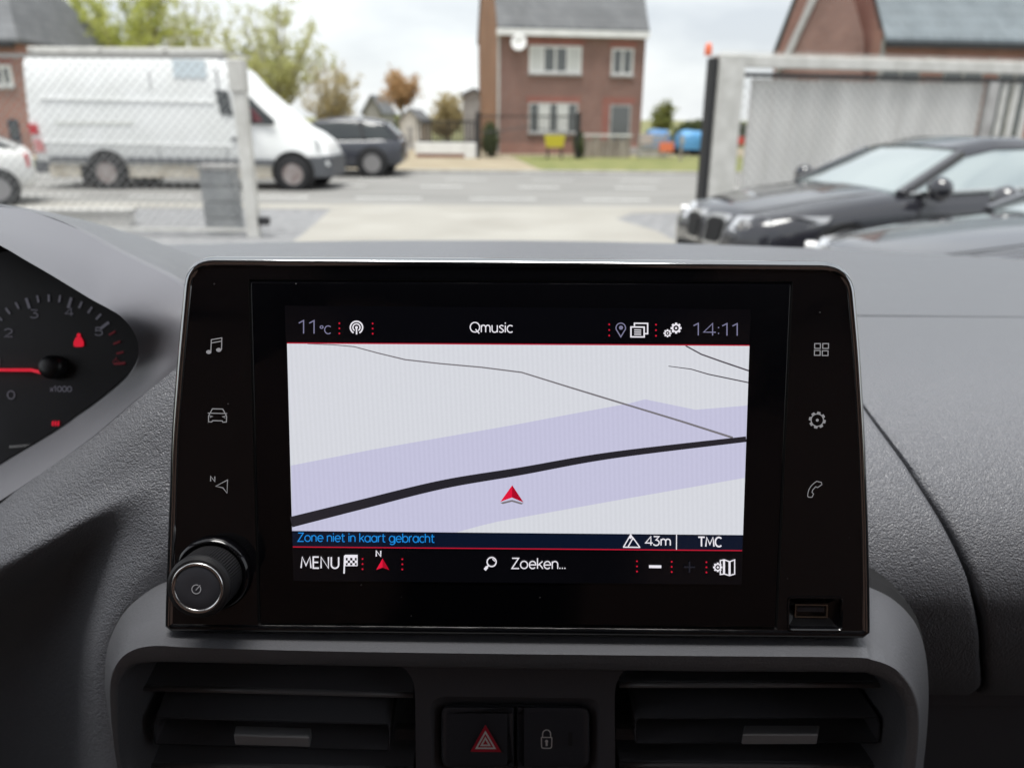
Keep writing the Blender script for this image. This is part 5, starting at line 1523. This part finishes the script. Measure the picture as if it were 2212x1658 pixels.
# black saloon with kidney-shaped chrome grille beside the driveway
def saloon(name, label, nose_px, nose_d, rz, paint, group, scale=1.0):
    nose = on_y(nose_px[0], nose_px[1], nose_d)
    Ls = 4.65 * scale
    fwd = Vector((math.cos(rz), math.sin(rz), 0))
    loc = Vector((nose.x, nose.y, 0.006)) - fwd * (Ls / 2)
    st = [(-Ls / 2, .45, .88, .66), (-Ls / 2 + .15, .30, 1.0, .80), (-1.4, .22, 1.02, .91), (-.4, .2, .99, .92), (.5, .2, .97, .92), (.95, .2, .95, .92), (1.35, .2, .905, .91), (1.75, .22, .845, .885), (2.05, .24, .785, .84), (2.22, .26, .735, .76), (2.30, .32, .66, .66), (Ls / 2, .36, .58, .58)]
    gr = [(.86, .94, .965, .80, .72), (.60, .94, 1.08, .82, .68), (.12, .95, 1.31, .82, .62), (-.25, .96, 1.39, .82, .61), (-.7, .97, 1.40, .82, .61), (-1.2, .98, 1.33, .81, .59), (-1.85, 1.0, 1.04, .72, .55)]
    o = build_car(name, label, 'car', loc, rz, paint, st, gr, (-1.36, 1.44), .335, group=group, glass=M['car_glass'])
    for s in (-1, 1):
        b = MB()
        pts = [(0.60, .60, 2.255), (0.44, .635, 2.325), (0.44, .745, 2.245), (.60, .765, 2.15), (.82, .775, 1.86), (.895, .775, 1.60), (.89, .72, 1.64), (.80, .655, 1.98)]
        top_ = [Vector((x + .02, s * (y + .012), z)) for y, z, x in pts]
        bot_ = [Vector((x - .05, s * (y - .05), z)) for y, z, x in pts]
        b.loft([bot_, top_], True, False, False); b.fill(top_)
        hl = b.build('headlamp', M['lamp_clear'], o, local=True, smooth=False)
        for k in range(2):
            b = MB(); b.lathe(Vector((2.24 - .16 * k, s * (.58 + .12 * k), .69)), Vector((1, s * .5, 0)), [(.055, -.02), (.055, .05), (.04, .055), (.03, .03)], 16); b.build('lamp_lens', M['chrome'], hl, local=True)
        # kidney
        for k, mat, dx, grow in ((0, M['chrome'], 0.0, 1.0), (1, M['arch'], .012, .78)):
            ky = [(.05, .47), (.05, .70), (.12, .745), (.30, .745), (.36, .70), (.33, .50), (.27, .46), (.10, .455)]
            cy, cz_ = .205, .60
            pts = [(cy + (y - cy) * grow, cz_ + (z - cz_) * grow) for y, z in ky]
            fr_ = [Vector((2.37 - .28 * (y ** 2) - max(0, z - .6) * .28 + dx, s * y, z)) for y, z in pts]
            b = MB(); b.loft([[p - Vector((.1, 0, 0)) for p in fr_], fr_], True); b.fill(fr_)
            b.build('grille' if k == 0 else 'grille_mesh', mat, o, local=True)
        b = MB(); b.lathe(Vector((.62, s * .99, 1.0)), Vector((1, 0, 0)), [(.03, -.07), (.09, -.06), (.11, 0), (.085, .07), (.02, .1)], 16)
        mr2 = b.build('mirror', paint, o, local=True, smooth=True)
        b = MB(); b.bar((.66, s * .80, .95), (.62, s * .97, .97), .05, .03); b.build('mirror_arm', M['iron'], mr2, local=True)
    for s in (-1, 1):
        for x in (.72, -.32, -1.28):
            b = MB(); b.tube([(x, s * .924, .30), (x + .02, s * .930, .62), (x - .01, s * .905, .90)], .006, 5); b.build('door_joint', M['arch'], o, local=True)
        for x in (-.12, -1.10):
            b = MB(); b.box(x - .1, x + .1, min(s * .91, s * .945), max(s * .91, s * .945), .80, .83); b.build('door_handle', paint, o, local=True, bevel=.008)
        b = MB(); b.tube([(.80, s * .835, .955), (0, s * .85, .975), (-1.0, s * .845, .995), (-1.7, s * .76, 1.02)], .011, 5); b.build('window_trim', M['chrome'], o, local=True)
        b = MB(); b.tube([(.92, s * .62, .948), (1.5, s * .60, .90), (2.0, s * .52, .815), (2.2, s * .44, .765)], .005, 5); b.build('bonnet_joint', M['arch'], o, local=True)
    b = MB(); b.box(2.26, 2.345, -.55, .55, .30, .42); b.build('lower_intake', M['arch'], o, local=True, bevel=.02)
    return o
saloon('saloon_car', 'glossy black saloon with chrome kidney grille parked in front of the gate', (1524, 480), 7.45, R(180 + 15), M['black_paint'], None)
saloon('saloon_car', 'dark grey car whose bonnet alone shows in front of the black saloon', (1812, 520), 5.0, R(180 + 2), M['grey_paint'], None, 1.0)

# ------------------------------------------------------------------ fences and gate of the yard
def diamond_wire(x0, x1, z0, z1, y, step, th):
    """chain-link: crossing diagonals clipped to a rectangle (local x, z)"""
    b = MB()
    H = z1 - z0
    n = int((x1 - x0 + H) / step) + 1
    for sgn in (1, -1):
        for k in range(n):
            a = x0 - H + k * step if sgn == 1 else x0 + k * step
            pts = []
            xa, za, xb, zb = (a, z0, a + H, z1) if sgn == 1 else (a, z0, a - H, z1)
            # clip on x
            t0, t1 = 0.0, 1.0
            dxx = xb - xa
            for lim, lower in ((x0, True), (x1, False)):
                t = (lim - xa) / dxx
                if (dxx > 0) == lower: t0 = max(t0, t)
                else: t1 = min(t1, t)
            if t1 - t0 < 0.02: continue
            p = Vector((xa + dxx * t0, y + 0.002 * sgn, z0 + H * t0)); q_ = Vector((xa + dxx * t1, y + 0.002 * sgn, z0 + H * t1))
            b.tube([p, q_], th / 2, 3, False)
    return b
M['wire'] = material('galvanised_wire', (0.34, 0.34, 0.335), 0.5, metal=0.2)
FD = 10.6
fl = on_y(-60, 124, FD); fr2 = on_y(498, 124, FD)
fence = empty('wire_fence', (fr2.x, FD, 0), 0, 'chain-link fence with tall pale steel post in front of the white van', 'fence')
pt = on_y(509, 140, FD); pb_ = on_y(541, 515, FD)
b = MB(); b.box(0.0, 0.155, -.08, .08, 0, fr2.z - .42); b.build('post', M['grey_steel'], fence, local=True, bevel=.012)
b = MB(); b.box(-.03, .175, -.10, .10, fr2.z - .418, fr2.z - .02); b.build('post_head', M['grey_steel'], fence, local=True, bevel=.02)
b = MB(); b.bar((fl.x - fr2.x - 1, 0, fr2.z + .0), (-.035, 0, fr2.z - .0), .05, .045); b.build('top_rail', material('dull_rail', (.26, .255, .245), .6), fence, local=True)
b = MB(); b.bar((fl.x - fr2.x - 1, 0, .1), (-.005, 0, .1), .04, .04); b.build('bottom_rail', M['grey_steel'], fence, local=True)
w = diamond_wire(fl.x - fr2.x - .6, -.01, .12, fr2.z - .03, .03, .125, .009).build('wire_mesh', M['wire'], fence, local=True, fix=False)
w['kind'] = 'stuff'
b = MB(); b.box(.157, .30, -.05, .05, on_y(560, 478, FD).z - .05, on_y(560, 478, FD).z + .06); b.build('latch', M['iron'], fence, local=True, bevel=.01)
# stacked concrete blocks beside the post
for k, (y0, y1) in enumerate(((363, 414), (416, 466), (468, 575))):
    pass
cp = empty('block_pillar', on_y(480, 560, FD + .5) * 1.0, 0, 'short pillar of stacked grey concrete blocks beside the steel post', 'pillar')
cp.location.z = 0
PD = FD + .5
M['block'] = vary(material('grey_concrete_block', (.30, .31, .315), .9), 4.0, (.25, .26, .265), (.37, .38, .385))
xa, xb = on_y(448, 440, PD).x - cp.location.x, on_y(514, 440, PD).x - cp.location.x
zt = on_y(480, 365, PD).z
nb = 4
for k in range(nb):
    b = MB(); b.box(xa, xb, -.17, .17, zt * k / nb + .004, zt * (k + 1) / nb - .008); b.build('block', M['block'], cp, local=True, bevel=.008)
b = MB(); b.box(xa - .03, xb + .03, -.2, .2, zt - .006, zt + .06); b.build('cap_stone', M['stone'], cp, local=True, bevel=.01)
# low pale wall by the white car
lw = empty('low_wall', (on_y(150, 470, 11.6).x, 11.6, 0), 0, 'low pale concrete wall at the corner of the yard by the white car', 'wall')
zl = on_y(200, 452, 11.6).z
x1_ = on_y(276, 470, 11.6).x - lw.location.x
b = MB(); b.box(-6, x1_, 0, .22, 0, zl - .07); b.build('wall_body', M['render'], lw, local=True, bevel=.01)
b = MB(); b.box(-6, x1_ + .04, -.04, .26, zl - .068, zl); b.build('coping', M['kerb'], lw, local=True, bevel=.012)

# sliding gate with pale sheets
GD0, GD1 = 12.3, 13.9
ga, gb = on_y(1533, 140, GD0), on_y(2330, 152, GD1)
gx = Vector((gb.x - ga.x, GD1 - GD0, 0)); GW = gx.length
grz = math.atan2(gx.y, gx.x)
gate = empty('sliding_gate', (ga.x, GD0, 0), grz, 'wide grey steel sliding gate with spiked top rail and pale sheeting behind mesh', 'gate')
gp = Plane((ga.x, GD0, 0), (gx.y, -gx.x, 0))
def gl_(px, py):
    q_ = gp.at(px, py) - Vector((ga.x, GD0, 0))
    return q_.dot(gx.normalized()), q_.z
top_ = gl_(1700, 122)[1]
b = MB(); b.box(0.0, .09, -.10, .10, 0, top_ - .05); b.build('guide_post', M['iron'], gate, local=True, bevel=.01)
x0, _ = gl_(1546, 200); x1, _ = gl_(1594, 200)
b = MB(); b.box(x0 - .04, x1, -.16, .16, 0, top_ - .002); b.build('gate_post', M['grey_steel'], gate, local=True, bevel=.015)
b = MB(); b.box(x0, GW + 2, -.07, .07, top_ - .17, top_ - .004); b.build('top_beam', M['grey_steel'], gate, local=True, bevel=.012)
b = MB(); b.box(x1 + .02, GW + 2, -.05, .05, top_ - .30, top_ - .24); b.build('track_rail', M['iron'], gate, local=True)
b = MB(); b.box(x1 + .02, GW + 2, -.06, .06, .05, .22); b.build('bottom_beam', M['grey_steel'], gate, local=True)
xp, _ = gl_(2126, 230); xq, _ = gl_(2146, 230)
b = MB(); b.box(xp, xq, -.05, .05, .22, top_ - .30); b.build('upright', M['stone'], gate, local=True)
for k in range(150):
    xs_ = x0 + .05 + k * .052
    if xs_ > GW + 1.5: break
    b = MB(); b.add([(xs_ - .011, -.011, top_ - .004), (xs_ + .011, -.011, top_ - .004), (xs_ + .011, .011, top_ - .004), (xs_ - .011, .011, top_ - .004), (xs_, 0, top_ + .085)], [(0, 1, 4), (1, 2, 4), (2, 3, 4), (3, 0, 4), (3, 2, 1, 0)])
    b.build('spike', M['grey_steel'], gate, local=True, fix=False)
# sheets: ribbed pale panels one beside the other
M['sheet'] = vary(material('pale_sheeting', (.88, .87, .85), .7), 1.2, (.80, .79, .77), (.93, .92, .90), stretch=(3, 3, .4))
translucent(M['sheet'], .35)
xs0, _ = gl_(1616, 300)
ns = 11
for k in range(ns):
    a_, c_ = xs0 + (xp - xs0) * k / ns, xs0 + (xp - xs0) * (k + 1) / ns
    pr = []
    m_ = 6
    for i in range(m_ + 1):
        x = a_ + .004 + (c_ - a_ - .008) * i / m_
        pr.append((x, .075 + (.022 if i in (2, 3, 4) else 0.0)))
    b = MB()
    zt2 = top_ - .31 - random.uniform(0, .03)
    b.loft([[Vector((x, y, .24)) for x, y in pr] + [Vector((x, y + .008, .24)) for x, y in pr[::-1]], [Vector((x, y, zt2)) for x, y in pr] + [Vector((x, y + .008, zt2)) for x, y in pr[::-1]]], True, True, True)
    b.build('sheet_panel', M['sheet'], gate, local=True)
w = diamond_wire(x1 + .02, xp, .22, top_ - .30, .055, .14, .011).build('wire_mesh', M['wire'], gate, local=True, fix=False)
w['kind'] = 'stuff'
for k in range(8):
    b = MB(); b.box(xq + .12 + k * .24, xq + .20 + k * .24, -.02, .02, .22, top_ - .30); b.build('gate_bar', M['grey_steel'], gate, local=True)
b = MB(); b.lathe(Vector((-.04, 0, top_ - .02)), Vector((0, 0, 1)), [(.055, 0), (.055, .03), (.05, .12), (.035, .16), (.005, .175)], 16); b.build('warning_lamp', material('orange_lamp', (.72, .16, .07), .4), gate, local=True, smooth=True)
b = MB(); b.box(x1 + .02, x1 + .16, -.05, .05, gl_(1595, 312)[1], gl_(1595, 296)[1]); b.build('reflector', material('red_reflector', (.60, .08, .05), .4), gate, local=True)

# ------------------------------------------------------------------ garden in front of the narrow house
def railings(name, label, p0, p1, D, spacing, bar_w, extra=()):
    a, c = on_y(p0[0], p0[1], D), on_y(p1[0], p1[1], D)
    o = empty(name, (a.x, D, 0), 0, label, 'fence')
    w, z0, z1 = c.x - a.x, c.z, a.z
    n = max(2, int(w / spacing))
    for k in range(n + 1):
        b = MB(); b.box(w * k / n - bar_w / 2, w * k / n + bar_w / 2, -bar_w / 2, bar_w / 2, z0, z1); b.build('bar', M['iron'], o, local=True)
    for z in (z0 + .06, z1 - .08):
        b = MB(); b.box(0, w, -.02 - bar_w / 2, .02 + bar_w / 2, z - .025, z + .025); b.build('rail', M['iron'], o, local=True)
    return o
GY = on_z(1100, 345).y
rl = railings('iron_railings', 'black iron railings standing on the low brick wall', (902, 258), (1026, 309), GY, .13, .05)
wl_ = empty('garden_wall', (on_y(900, 320, GY).x, GY, 0), 0, 'low brick garden wall with white coping and white end pier', 'wall')
gw = on_y(1004, 320, GY).x - wl_.location.x
gz = on_y(950, 308, GY).z
b = MB(); b.box(0, gw, -.12, .12, 0, gz - .42); b.build('wall_body', M['brick_red'], wl_, local=True)
b = MB(); b.box(-.05, gw, -.17, .17, gz - .418, gz - .0); b.build('coping', M['white_paint'], wl_, local=True, bevel=.02)
b = MB(); b.box(gw + .002, gw + .50, -.2, .2, 0, gz - .002); b.build('pier', M['white_paint'], wl_, local=True, bevel=.02)
gg = railings('garden_gate', 'tall black iron driveway gate in front of the narrow brick house', (1033, 246), (1247, 350), GY - .1, .20, .028)
gw2 = on_y(1247, 300, GY).x - on_y(1033, 300, GY).x
for x in (0, gw2):
    b = MB(); b.box(x - .09, x + .09, -.11, .11, 0, on_y(1033, 242, GY).z); b.build('gate_post', M['iron'], gg, local=True, bevel=.01)
b = MB(); b.tube([(gw2 * .04, 0, 1.0), (gw2 * .5, 0, 1.25), (gw2 * .96, 0, 1.0)], .02, 5); b.build('brace', M['iron'], gg, local=True)
# weathered board fence with pale top rail
wf = empty('board_fence', (on_y(1254, 320, GY + .8).x, GY + .8, 0), 0, 'weathered board fence with a pale top rail beside the house door', 'fence')
fw_ = on_y(1362, 320, GY + .8).x - wf.location.x
fz = on_y(1300, 292, GY + .8).z
M['old_wood'] = vary(material('weathered_boards', (.26, .22, .185), .9), 5.0, (.20, .165, .14), (.36, .32, .28), stretch=(1, 1, .2))
for k in range(14):
    b = MB(); b.box(fw_ * k / 14 + .005, fw_ * (k + 1) / 14 - .012, -.012, .012, .05, fz - random.uniform(0.02, .22)); b.build('board', M['old_wood'], wf, local=True)
b = MB(); b.box(-.05, fw_ + .05, -.05, -.014, fz - .04, fz + .03); b.build('top_rail', M['white_paint'], wf, local=True)
sf = empty('slat_fence', (on_y(1378, 320, GY + .4).x, GY + .4, 0), 0, 'pale low horizontal-slat fence at the edge of the grass', 'fence')
sw_ = on_y(1442, 320, GY + .4).x - sf.location.x
for k in range(6):
    b = MB(); b.box(0, sw_, -.015, .015, .12 + k * .15, .12 + k * .15 + .10); b.build('slat', M['stone'], sf, local=True)
for x in (0.05, sw_ - .05):
    b = MB(); b.box(x - .04, x + .04, .016, .08, 0, 1.08); b.build('post', M['old_wood'], sf, local=True)
# yellow trough on dark legs, pots, blue covers, orange barrier pieces
yt = empty('planter_trough', (on_y(1198, 310, GY - .5).x, GY - .5, 0), 0, 'bright yellow planter trough under the ground-floor window', 'planter')
yz0, yz1 = on_y(1198, 318, GY - .5).z, on_y(1198, 292, GY - .5).z
b = MB(); b.loft([[Vector((x * k, y * k2, z)) for x, y in ((-.40, -.2), (.40, -.2), (.40, .2), (-.40, .2))] for k, k2, z in ((.82, .8, yz0), (1, 1, yz1), (.93, .85, yz1 - .002), (.8, .7, yz1 - .12))], True, True, True)
b.build('trough', material('yellow_plastic', (.55, .47, .04), .5), yt, local=True)
for x in (-.28, .28):
    b = MB(); b.box(x - .04, x + .04, -.12, .12, 0.06, yz0 - .002); b.build('leg', M['iron'], yt, local=True)
def cover(name, label, px0, px1, pyt, D, mat, cat):
    a, c = on_y(px0, pyt, D), on_y(px1, pyt, D)
    o = empty(name, ((a.x + c.x) / 2, D, 0), 0, label, cat)
    w, z = (c.x - a.x) / 2, a.z
    b = MB()
    rings = []
    for t, kx, kz in ((-1, .86, .78), (-.9, .97, .9), (-.4, 1.0, 1.0), (.3, .98, .97), (.9, .92, .86), (1, .8, .74)):
        half = [(-w * kx, .35), (-w * kx * 1.0, z * kz * .7), (-w * kx * .82, z * kz * .95), (0, z * kz), (w * kx * .8, z * kz * .93), (w * kx, z * kz * .66), (w * kx, .35)]
        rings.append([Vector((x + .04 * math.sin(9 * t + x), t * .9, zz + .03 * math.sin(7 * x + 5 * t))) for x, zz in half])
    b.loft(rings, True, True, True); b.build('cover', mat, o, local=True, smooth=True, auto=50)
    for x in (-w * .7, w * .7):
        for y in (-.6, .6):
            b = MB(); b.lathe(Vector((x, y, .25)), Vector((0, 1, 0)), [(.1, -.08), (.25, -.08), (.25, .08), (.1, .08)], 16); b.build('wheel', M['tyre'], o, local=True)
    return o
cover('covered_trailer', 'blue covered trailer standing before the dark hedge beyond the grass', 1392, 1446, 278, 38, material('blue_cover', (.10, .25, .50), .5), 'trailer')
cover('covered_trailer', 'brighter blue covered trailer next to the gate post beyond the grass', 1462, 1516, 280, 36, material('bright_blue_cover', (.10, .31, .58), .5), 'trailer')
for i, (px, py, D, lab) in enumerate(((1440, 318, GY + .2, 'orange-red barrier board leaning beside the pale slat fence'), (1395, 300, GY + 2, 'pinkish barrier board behind the pale slat fence'))):
    p = on_y(px, py, D)
    o = empty('barrier_board', (p.x, D, 0), .2, lab, 'barrier')
    b = MB(); b.box(-.3, .3, -.02, .02, p.z - .18, p.z + .18); b.build('board', material('orange_board', (.75, .20, .10) if i == 0 else (.70, .48, .44), .5), o, local=True, bevel=.01)
    for x in (-.22, .22):
        b = MB(); b.box(x - .025, x + .025, .022, .06, 0, p.z + .1); b.build('leg', M['old_wood'], o, local=True)
# a stump post in the grass
o = empty('marker_post', (on_y(1470, 345, GY - 1).x, GY - 1, 0), 0, 'thin brown marker post standing in the grass strip', 'post')
b = MB(); b.lathe(Vector((0, 0, 0)), Vector((0, 0, 1)), [(.06, .0), (.06, .95), (.03, 1.0)], 10); b.build('stake', M['old_wood'], o, local=True)
b = MB(); b.box(-.09, .09, -.07, -.06, .7, .9); b.build('plate', M['stone'], o, local=True)

# ------------------------------------------------------------------ trees and shrubs
def leaf_mat(name, c1, c2):
    return translucent(vary(material(name, c1, 0.7, spec=0.2), 1.6, c1, c2, 0.3, 0.7), .5)
M['bark'] = vary(material('grey_brown_bark', (.26, .23, .16), .95), 6.0, (.20, .175, .12), (.34, .30, .20))
def tree(name, label, px, base_d, top_py, half_w_px, trunk_frac, leaf, n_leaf, leaf_size, seed, upright=0.75, cat='tree', levels=4, kids_n=(6, 6, 5), droop=0.0, trunk_r=0.16):
    rnd = random.Random(seed)
    base = on_y(px, 400, base_d); base.z = 0
    H = on_y(px, top_py, base_d).z
    Wd = half_w_px * base_d / FPX * 1.05
    o = empty(name, base, 0, label, cat)
    wood, tips = MB(), []
    th = H * trunk_frac
    trunk = MB(); trunk.tube([(0, 0, -.05), (.04, .02, th * .5), (0, 0, th)], [trunk_r * 1.25, trunk_r, trunk_r * .9], 9)
    t_ = trunk.build('trunk', M['bark'], o, local=True, smooth=True)
    cz, az = th + (H - th) * .54, (H - th) * .48
    n_limb = 30
    for k in range(n_limb):
        a = 2 * math.pi * (k * .618 + rnd.uniform(-.05, .05))
        up_ = rnd.uniform(-.55, 1.0)
        rr = math.sqrt(max(0.0, 1 - up_ * up_)) * rnd.uniform(.55, 1.0) * (1 + .22 * math.sin(3 * a + seed))
        end = Vector((Wd * rr * math.cos(a), Wd * rr * math.sin(a), cz + az * up_ * rnd.uniform(.8, 1.05)))
        st_ = Vector((0, 0, th * rnd.uniform(.75, 1.0)))
        mid = st_.lerp(end, .5) + Vector((-end.x * .16, -end.y * .16, (end.z - st_.z) * (.10 if upright < .5 else -.04)))
        path = [st_ * (1 - t) ** 2 + mid * 2 * t * (1 - t) + end * t * t for t in (0, .25, .5, .75, 1.0)]
        wood.tube(path, [trunk_r * f for f in (.42, .30, .21, .13, .05)], 5, False)
        for j in range(13):
            t = rnd.uniform(.32, 1.0)
            q0 = path[0] * (1 - t) ** 2 + mid * 2 * t * (1 - t) + end * t * t
            v = Vector((rnd.gauss(0, 1), rnd.gauss(0, 1), rnd.gauss(.2, .8) + upright * 1.1)).normalized() * rnd.uniform(.18, .46) * Wd
            q1 = q0 + v
            wood.tube([q0, q0 + v * .5 + Vector((0, 0, -.02)), q1], [trunk_r * .09, trunk_r * .06, trunk_r * .025], 3, False)
            for i in range(6):
                tips.append((q0.lerp(q1, rnd.uniform(.25, 1.05)), 0, v))
    fit = lambda p: p
    wood.build('limbs', M['bark'], t_, local=True, fix=False)
    crown = MB()
    outer_ = [t for t in tips if t[1] <= 1]
    for k in range(n_leaf):
        p, lev, d = rnd.choice(outer_)
        p = fit(p) + Vector((rnd.gauss(0, 1), rnd.gauss(0, 1), rnd.gauss(0, 1))) * leaf_size * 1.3
        s = leaf_size * rnd.uniform(.5, 1.3)
        u = Vector((rnd.uniform(-1, 1), rnd.uniform(-1, 1), rnd.uniform(-1, 1))).normalized()
        v = u.orthogonal().normalized()
        crown.add([p - u * s, p + v * s * .5, p + u * s, p - v * s * .5], [(0, 1, 2, 3)])
    crown.build('crown', leaf, o, local=True, fix=False)
    return o
M['leaf_spring'] = leaf_mat('yellow_green_buds', (.38, .42, .10), (.52, .54, .17))
M['leaf_pale'] = leaf_mat('pale_green_buds', (.42, .44, .18), (.56, .56, .26))
M['leaf_brown'] = leaf_mat('brown_olive_twigs', (.40, .33, .17), (.52, .43, .23))
M['leaf_orange'] = leaf_mat('orange_brown_leaves', (.46, .29, .14), (.54, .36, .19))
M['leaf_dark'] = leaf_mat('dark_evergreen', (.045, .065, .03), (.10, .12, .05))
M['leaf_olive'] = leaf_mat('olive_green_leaves', (.16, .19, .05), (.28, .28, .09))
tree('willow_tree', 'budding yellow-green tree above the rear of the white van', 190, 40, -60, 125, .30, M['leaf_spring'], 15000, .075, 3, upright=.85)
tree('willow_tree', 'budding yellow-green tree above the middle of the white van', 335, 38, -75, 120, .30, M['leaf_spring'], 15000, .075, 5, upright=.85)
tree('willow_tree', 'thinner budding tree between the two denser yellow-green ones', 450, 48, -20, 70, .30, M['leaf_pale'], 5500, .07, 15, upright=.9)
tree('willow_tree', 'tall pale-green upright tree above the cab of the van', 612, 37, -45, 112, .22, M['leaf_pale'], 11000, .07, 8, upright=.95)
tree('bare_tree', 'brownish twiggy tree behind the dark car', 728, 48, 138, 72, .18, M['leaf_brown'], 5200, .07, 11, upright=.9)
tree('maple_tree', 'small orange-brown leaved tree with bare stem beside the white outbuilding', 873, 44, 160, 44, .60, M['leaf_orange'], 3600, .085, 13, upright=.25, trunk_r=.10)
tree('bush_tree', 'low brown bushy tree behind the black railings', 968, 46, 212, 40, .2, M['leaf_brown'], 2600, .12, 17)
tree('conifer_tree', 'small yellow-green tree before the hedge beyond the grass', 1424, 52, 222, 22, .2, M['leaf_olive'], 3000, .11, 19, upright=.8)
tree('evergreen_tree', 'dark green ivy-like evergreen behind the roof end of the van', 552, 60, 92, 34, .3, M['leaf_dark'], 3000, .12, 23)
def shrub(name, label, px0, px1, py_t, D, leaf, n, size, seed, cat='shrub', depth=1.0):
    rnd = random.Random(seed)
    a, c = on_y(px0, py_t, D), on_y(px1, py_t, D)
    o = empty(name, ((a.x + c.x) / 2, D, 0), 0, label, cat)
    w, H = (c.x - a.x) / 2, a.z
    b = MB()
    for k in range(5):
        x = rnd.uniform(-.7, .7) * w
        b.tube([(x * .4, 0, 0), (x * .8, rnd.uniform(-.2, .2), H * .45), (x, rnd.uniform(-.3, .3), H * .8)], [.04, .03, .015], 5)
    b.build('stem', M['bark'], o, local=True)
    b = MB()
    for k in range(n):
        th_, ph = rnd.uniform(0, 2 * math.pi), math.acos(rnd.uniform(-1, 1))
        rr = rnd.uniform(.55, 1.0) * (1 + .18 * math.sin(3 * th_ + seed) * math.sin(4 * ph))
        p = Vector((w * rr * math.cos(th_) * math.sin(ph), depth * rr * math.sin(th_) * math.sin(ph), H * .5 + H * .5 * rr * math.cos(ph)))
        s = size * rnd.uniform(.6, 1.3)
        u = Vector((rnd.uniform(-1, 1), rnd.uniform(-1, 1), rnd.uniform(-1, 1))).normalized(); v = u.orthogonal().normalized()
        b.add([p - u * s, p + v * s * .6, p + u * s, p - v * s * .6], [(0, 1, 2, 3)])
    b.build('foliage', leaf, o, local=True, fix=False)
    return o
shrub('hedge', 'clipped dark green hedge beyond the blue trailers', 1452, 1640, 256, 46, M['leaf_dark'], 7000, .10, 4, 'hedge', 1.2)
shrub('dark_shrub', 'dark round shrub behind the iron driveway gate', 1040, 1078, 262, GY + 1.2, M['leaf_dark'], 1600, .06, 6)
shrub('dark_shrub', 'dark shrub between the gate and the board fence', 1240, 1262, 282, GY + .5, M['leaf_dark'], 900, .06, 9)
shrub('field_hedge', 'low far hedge beyond the dark car', 820, 872, 246, 62, M['leaf_olive'], 1500, .14, 12, 'hedge', 1.5)
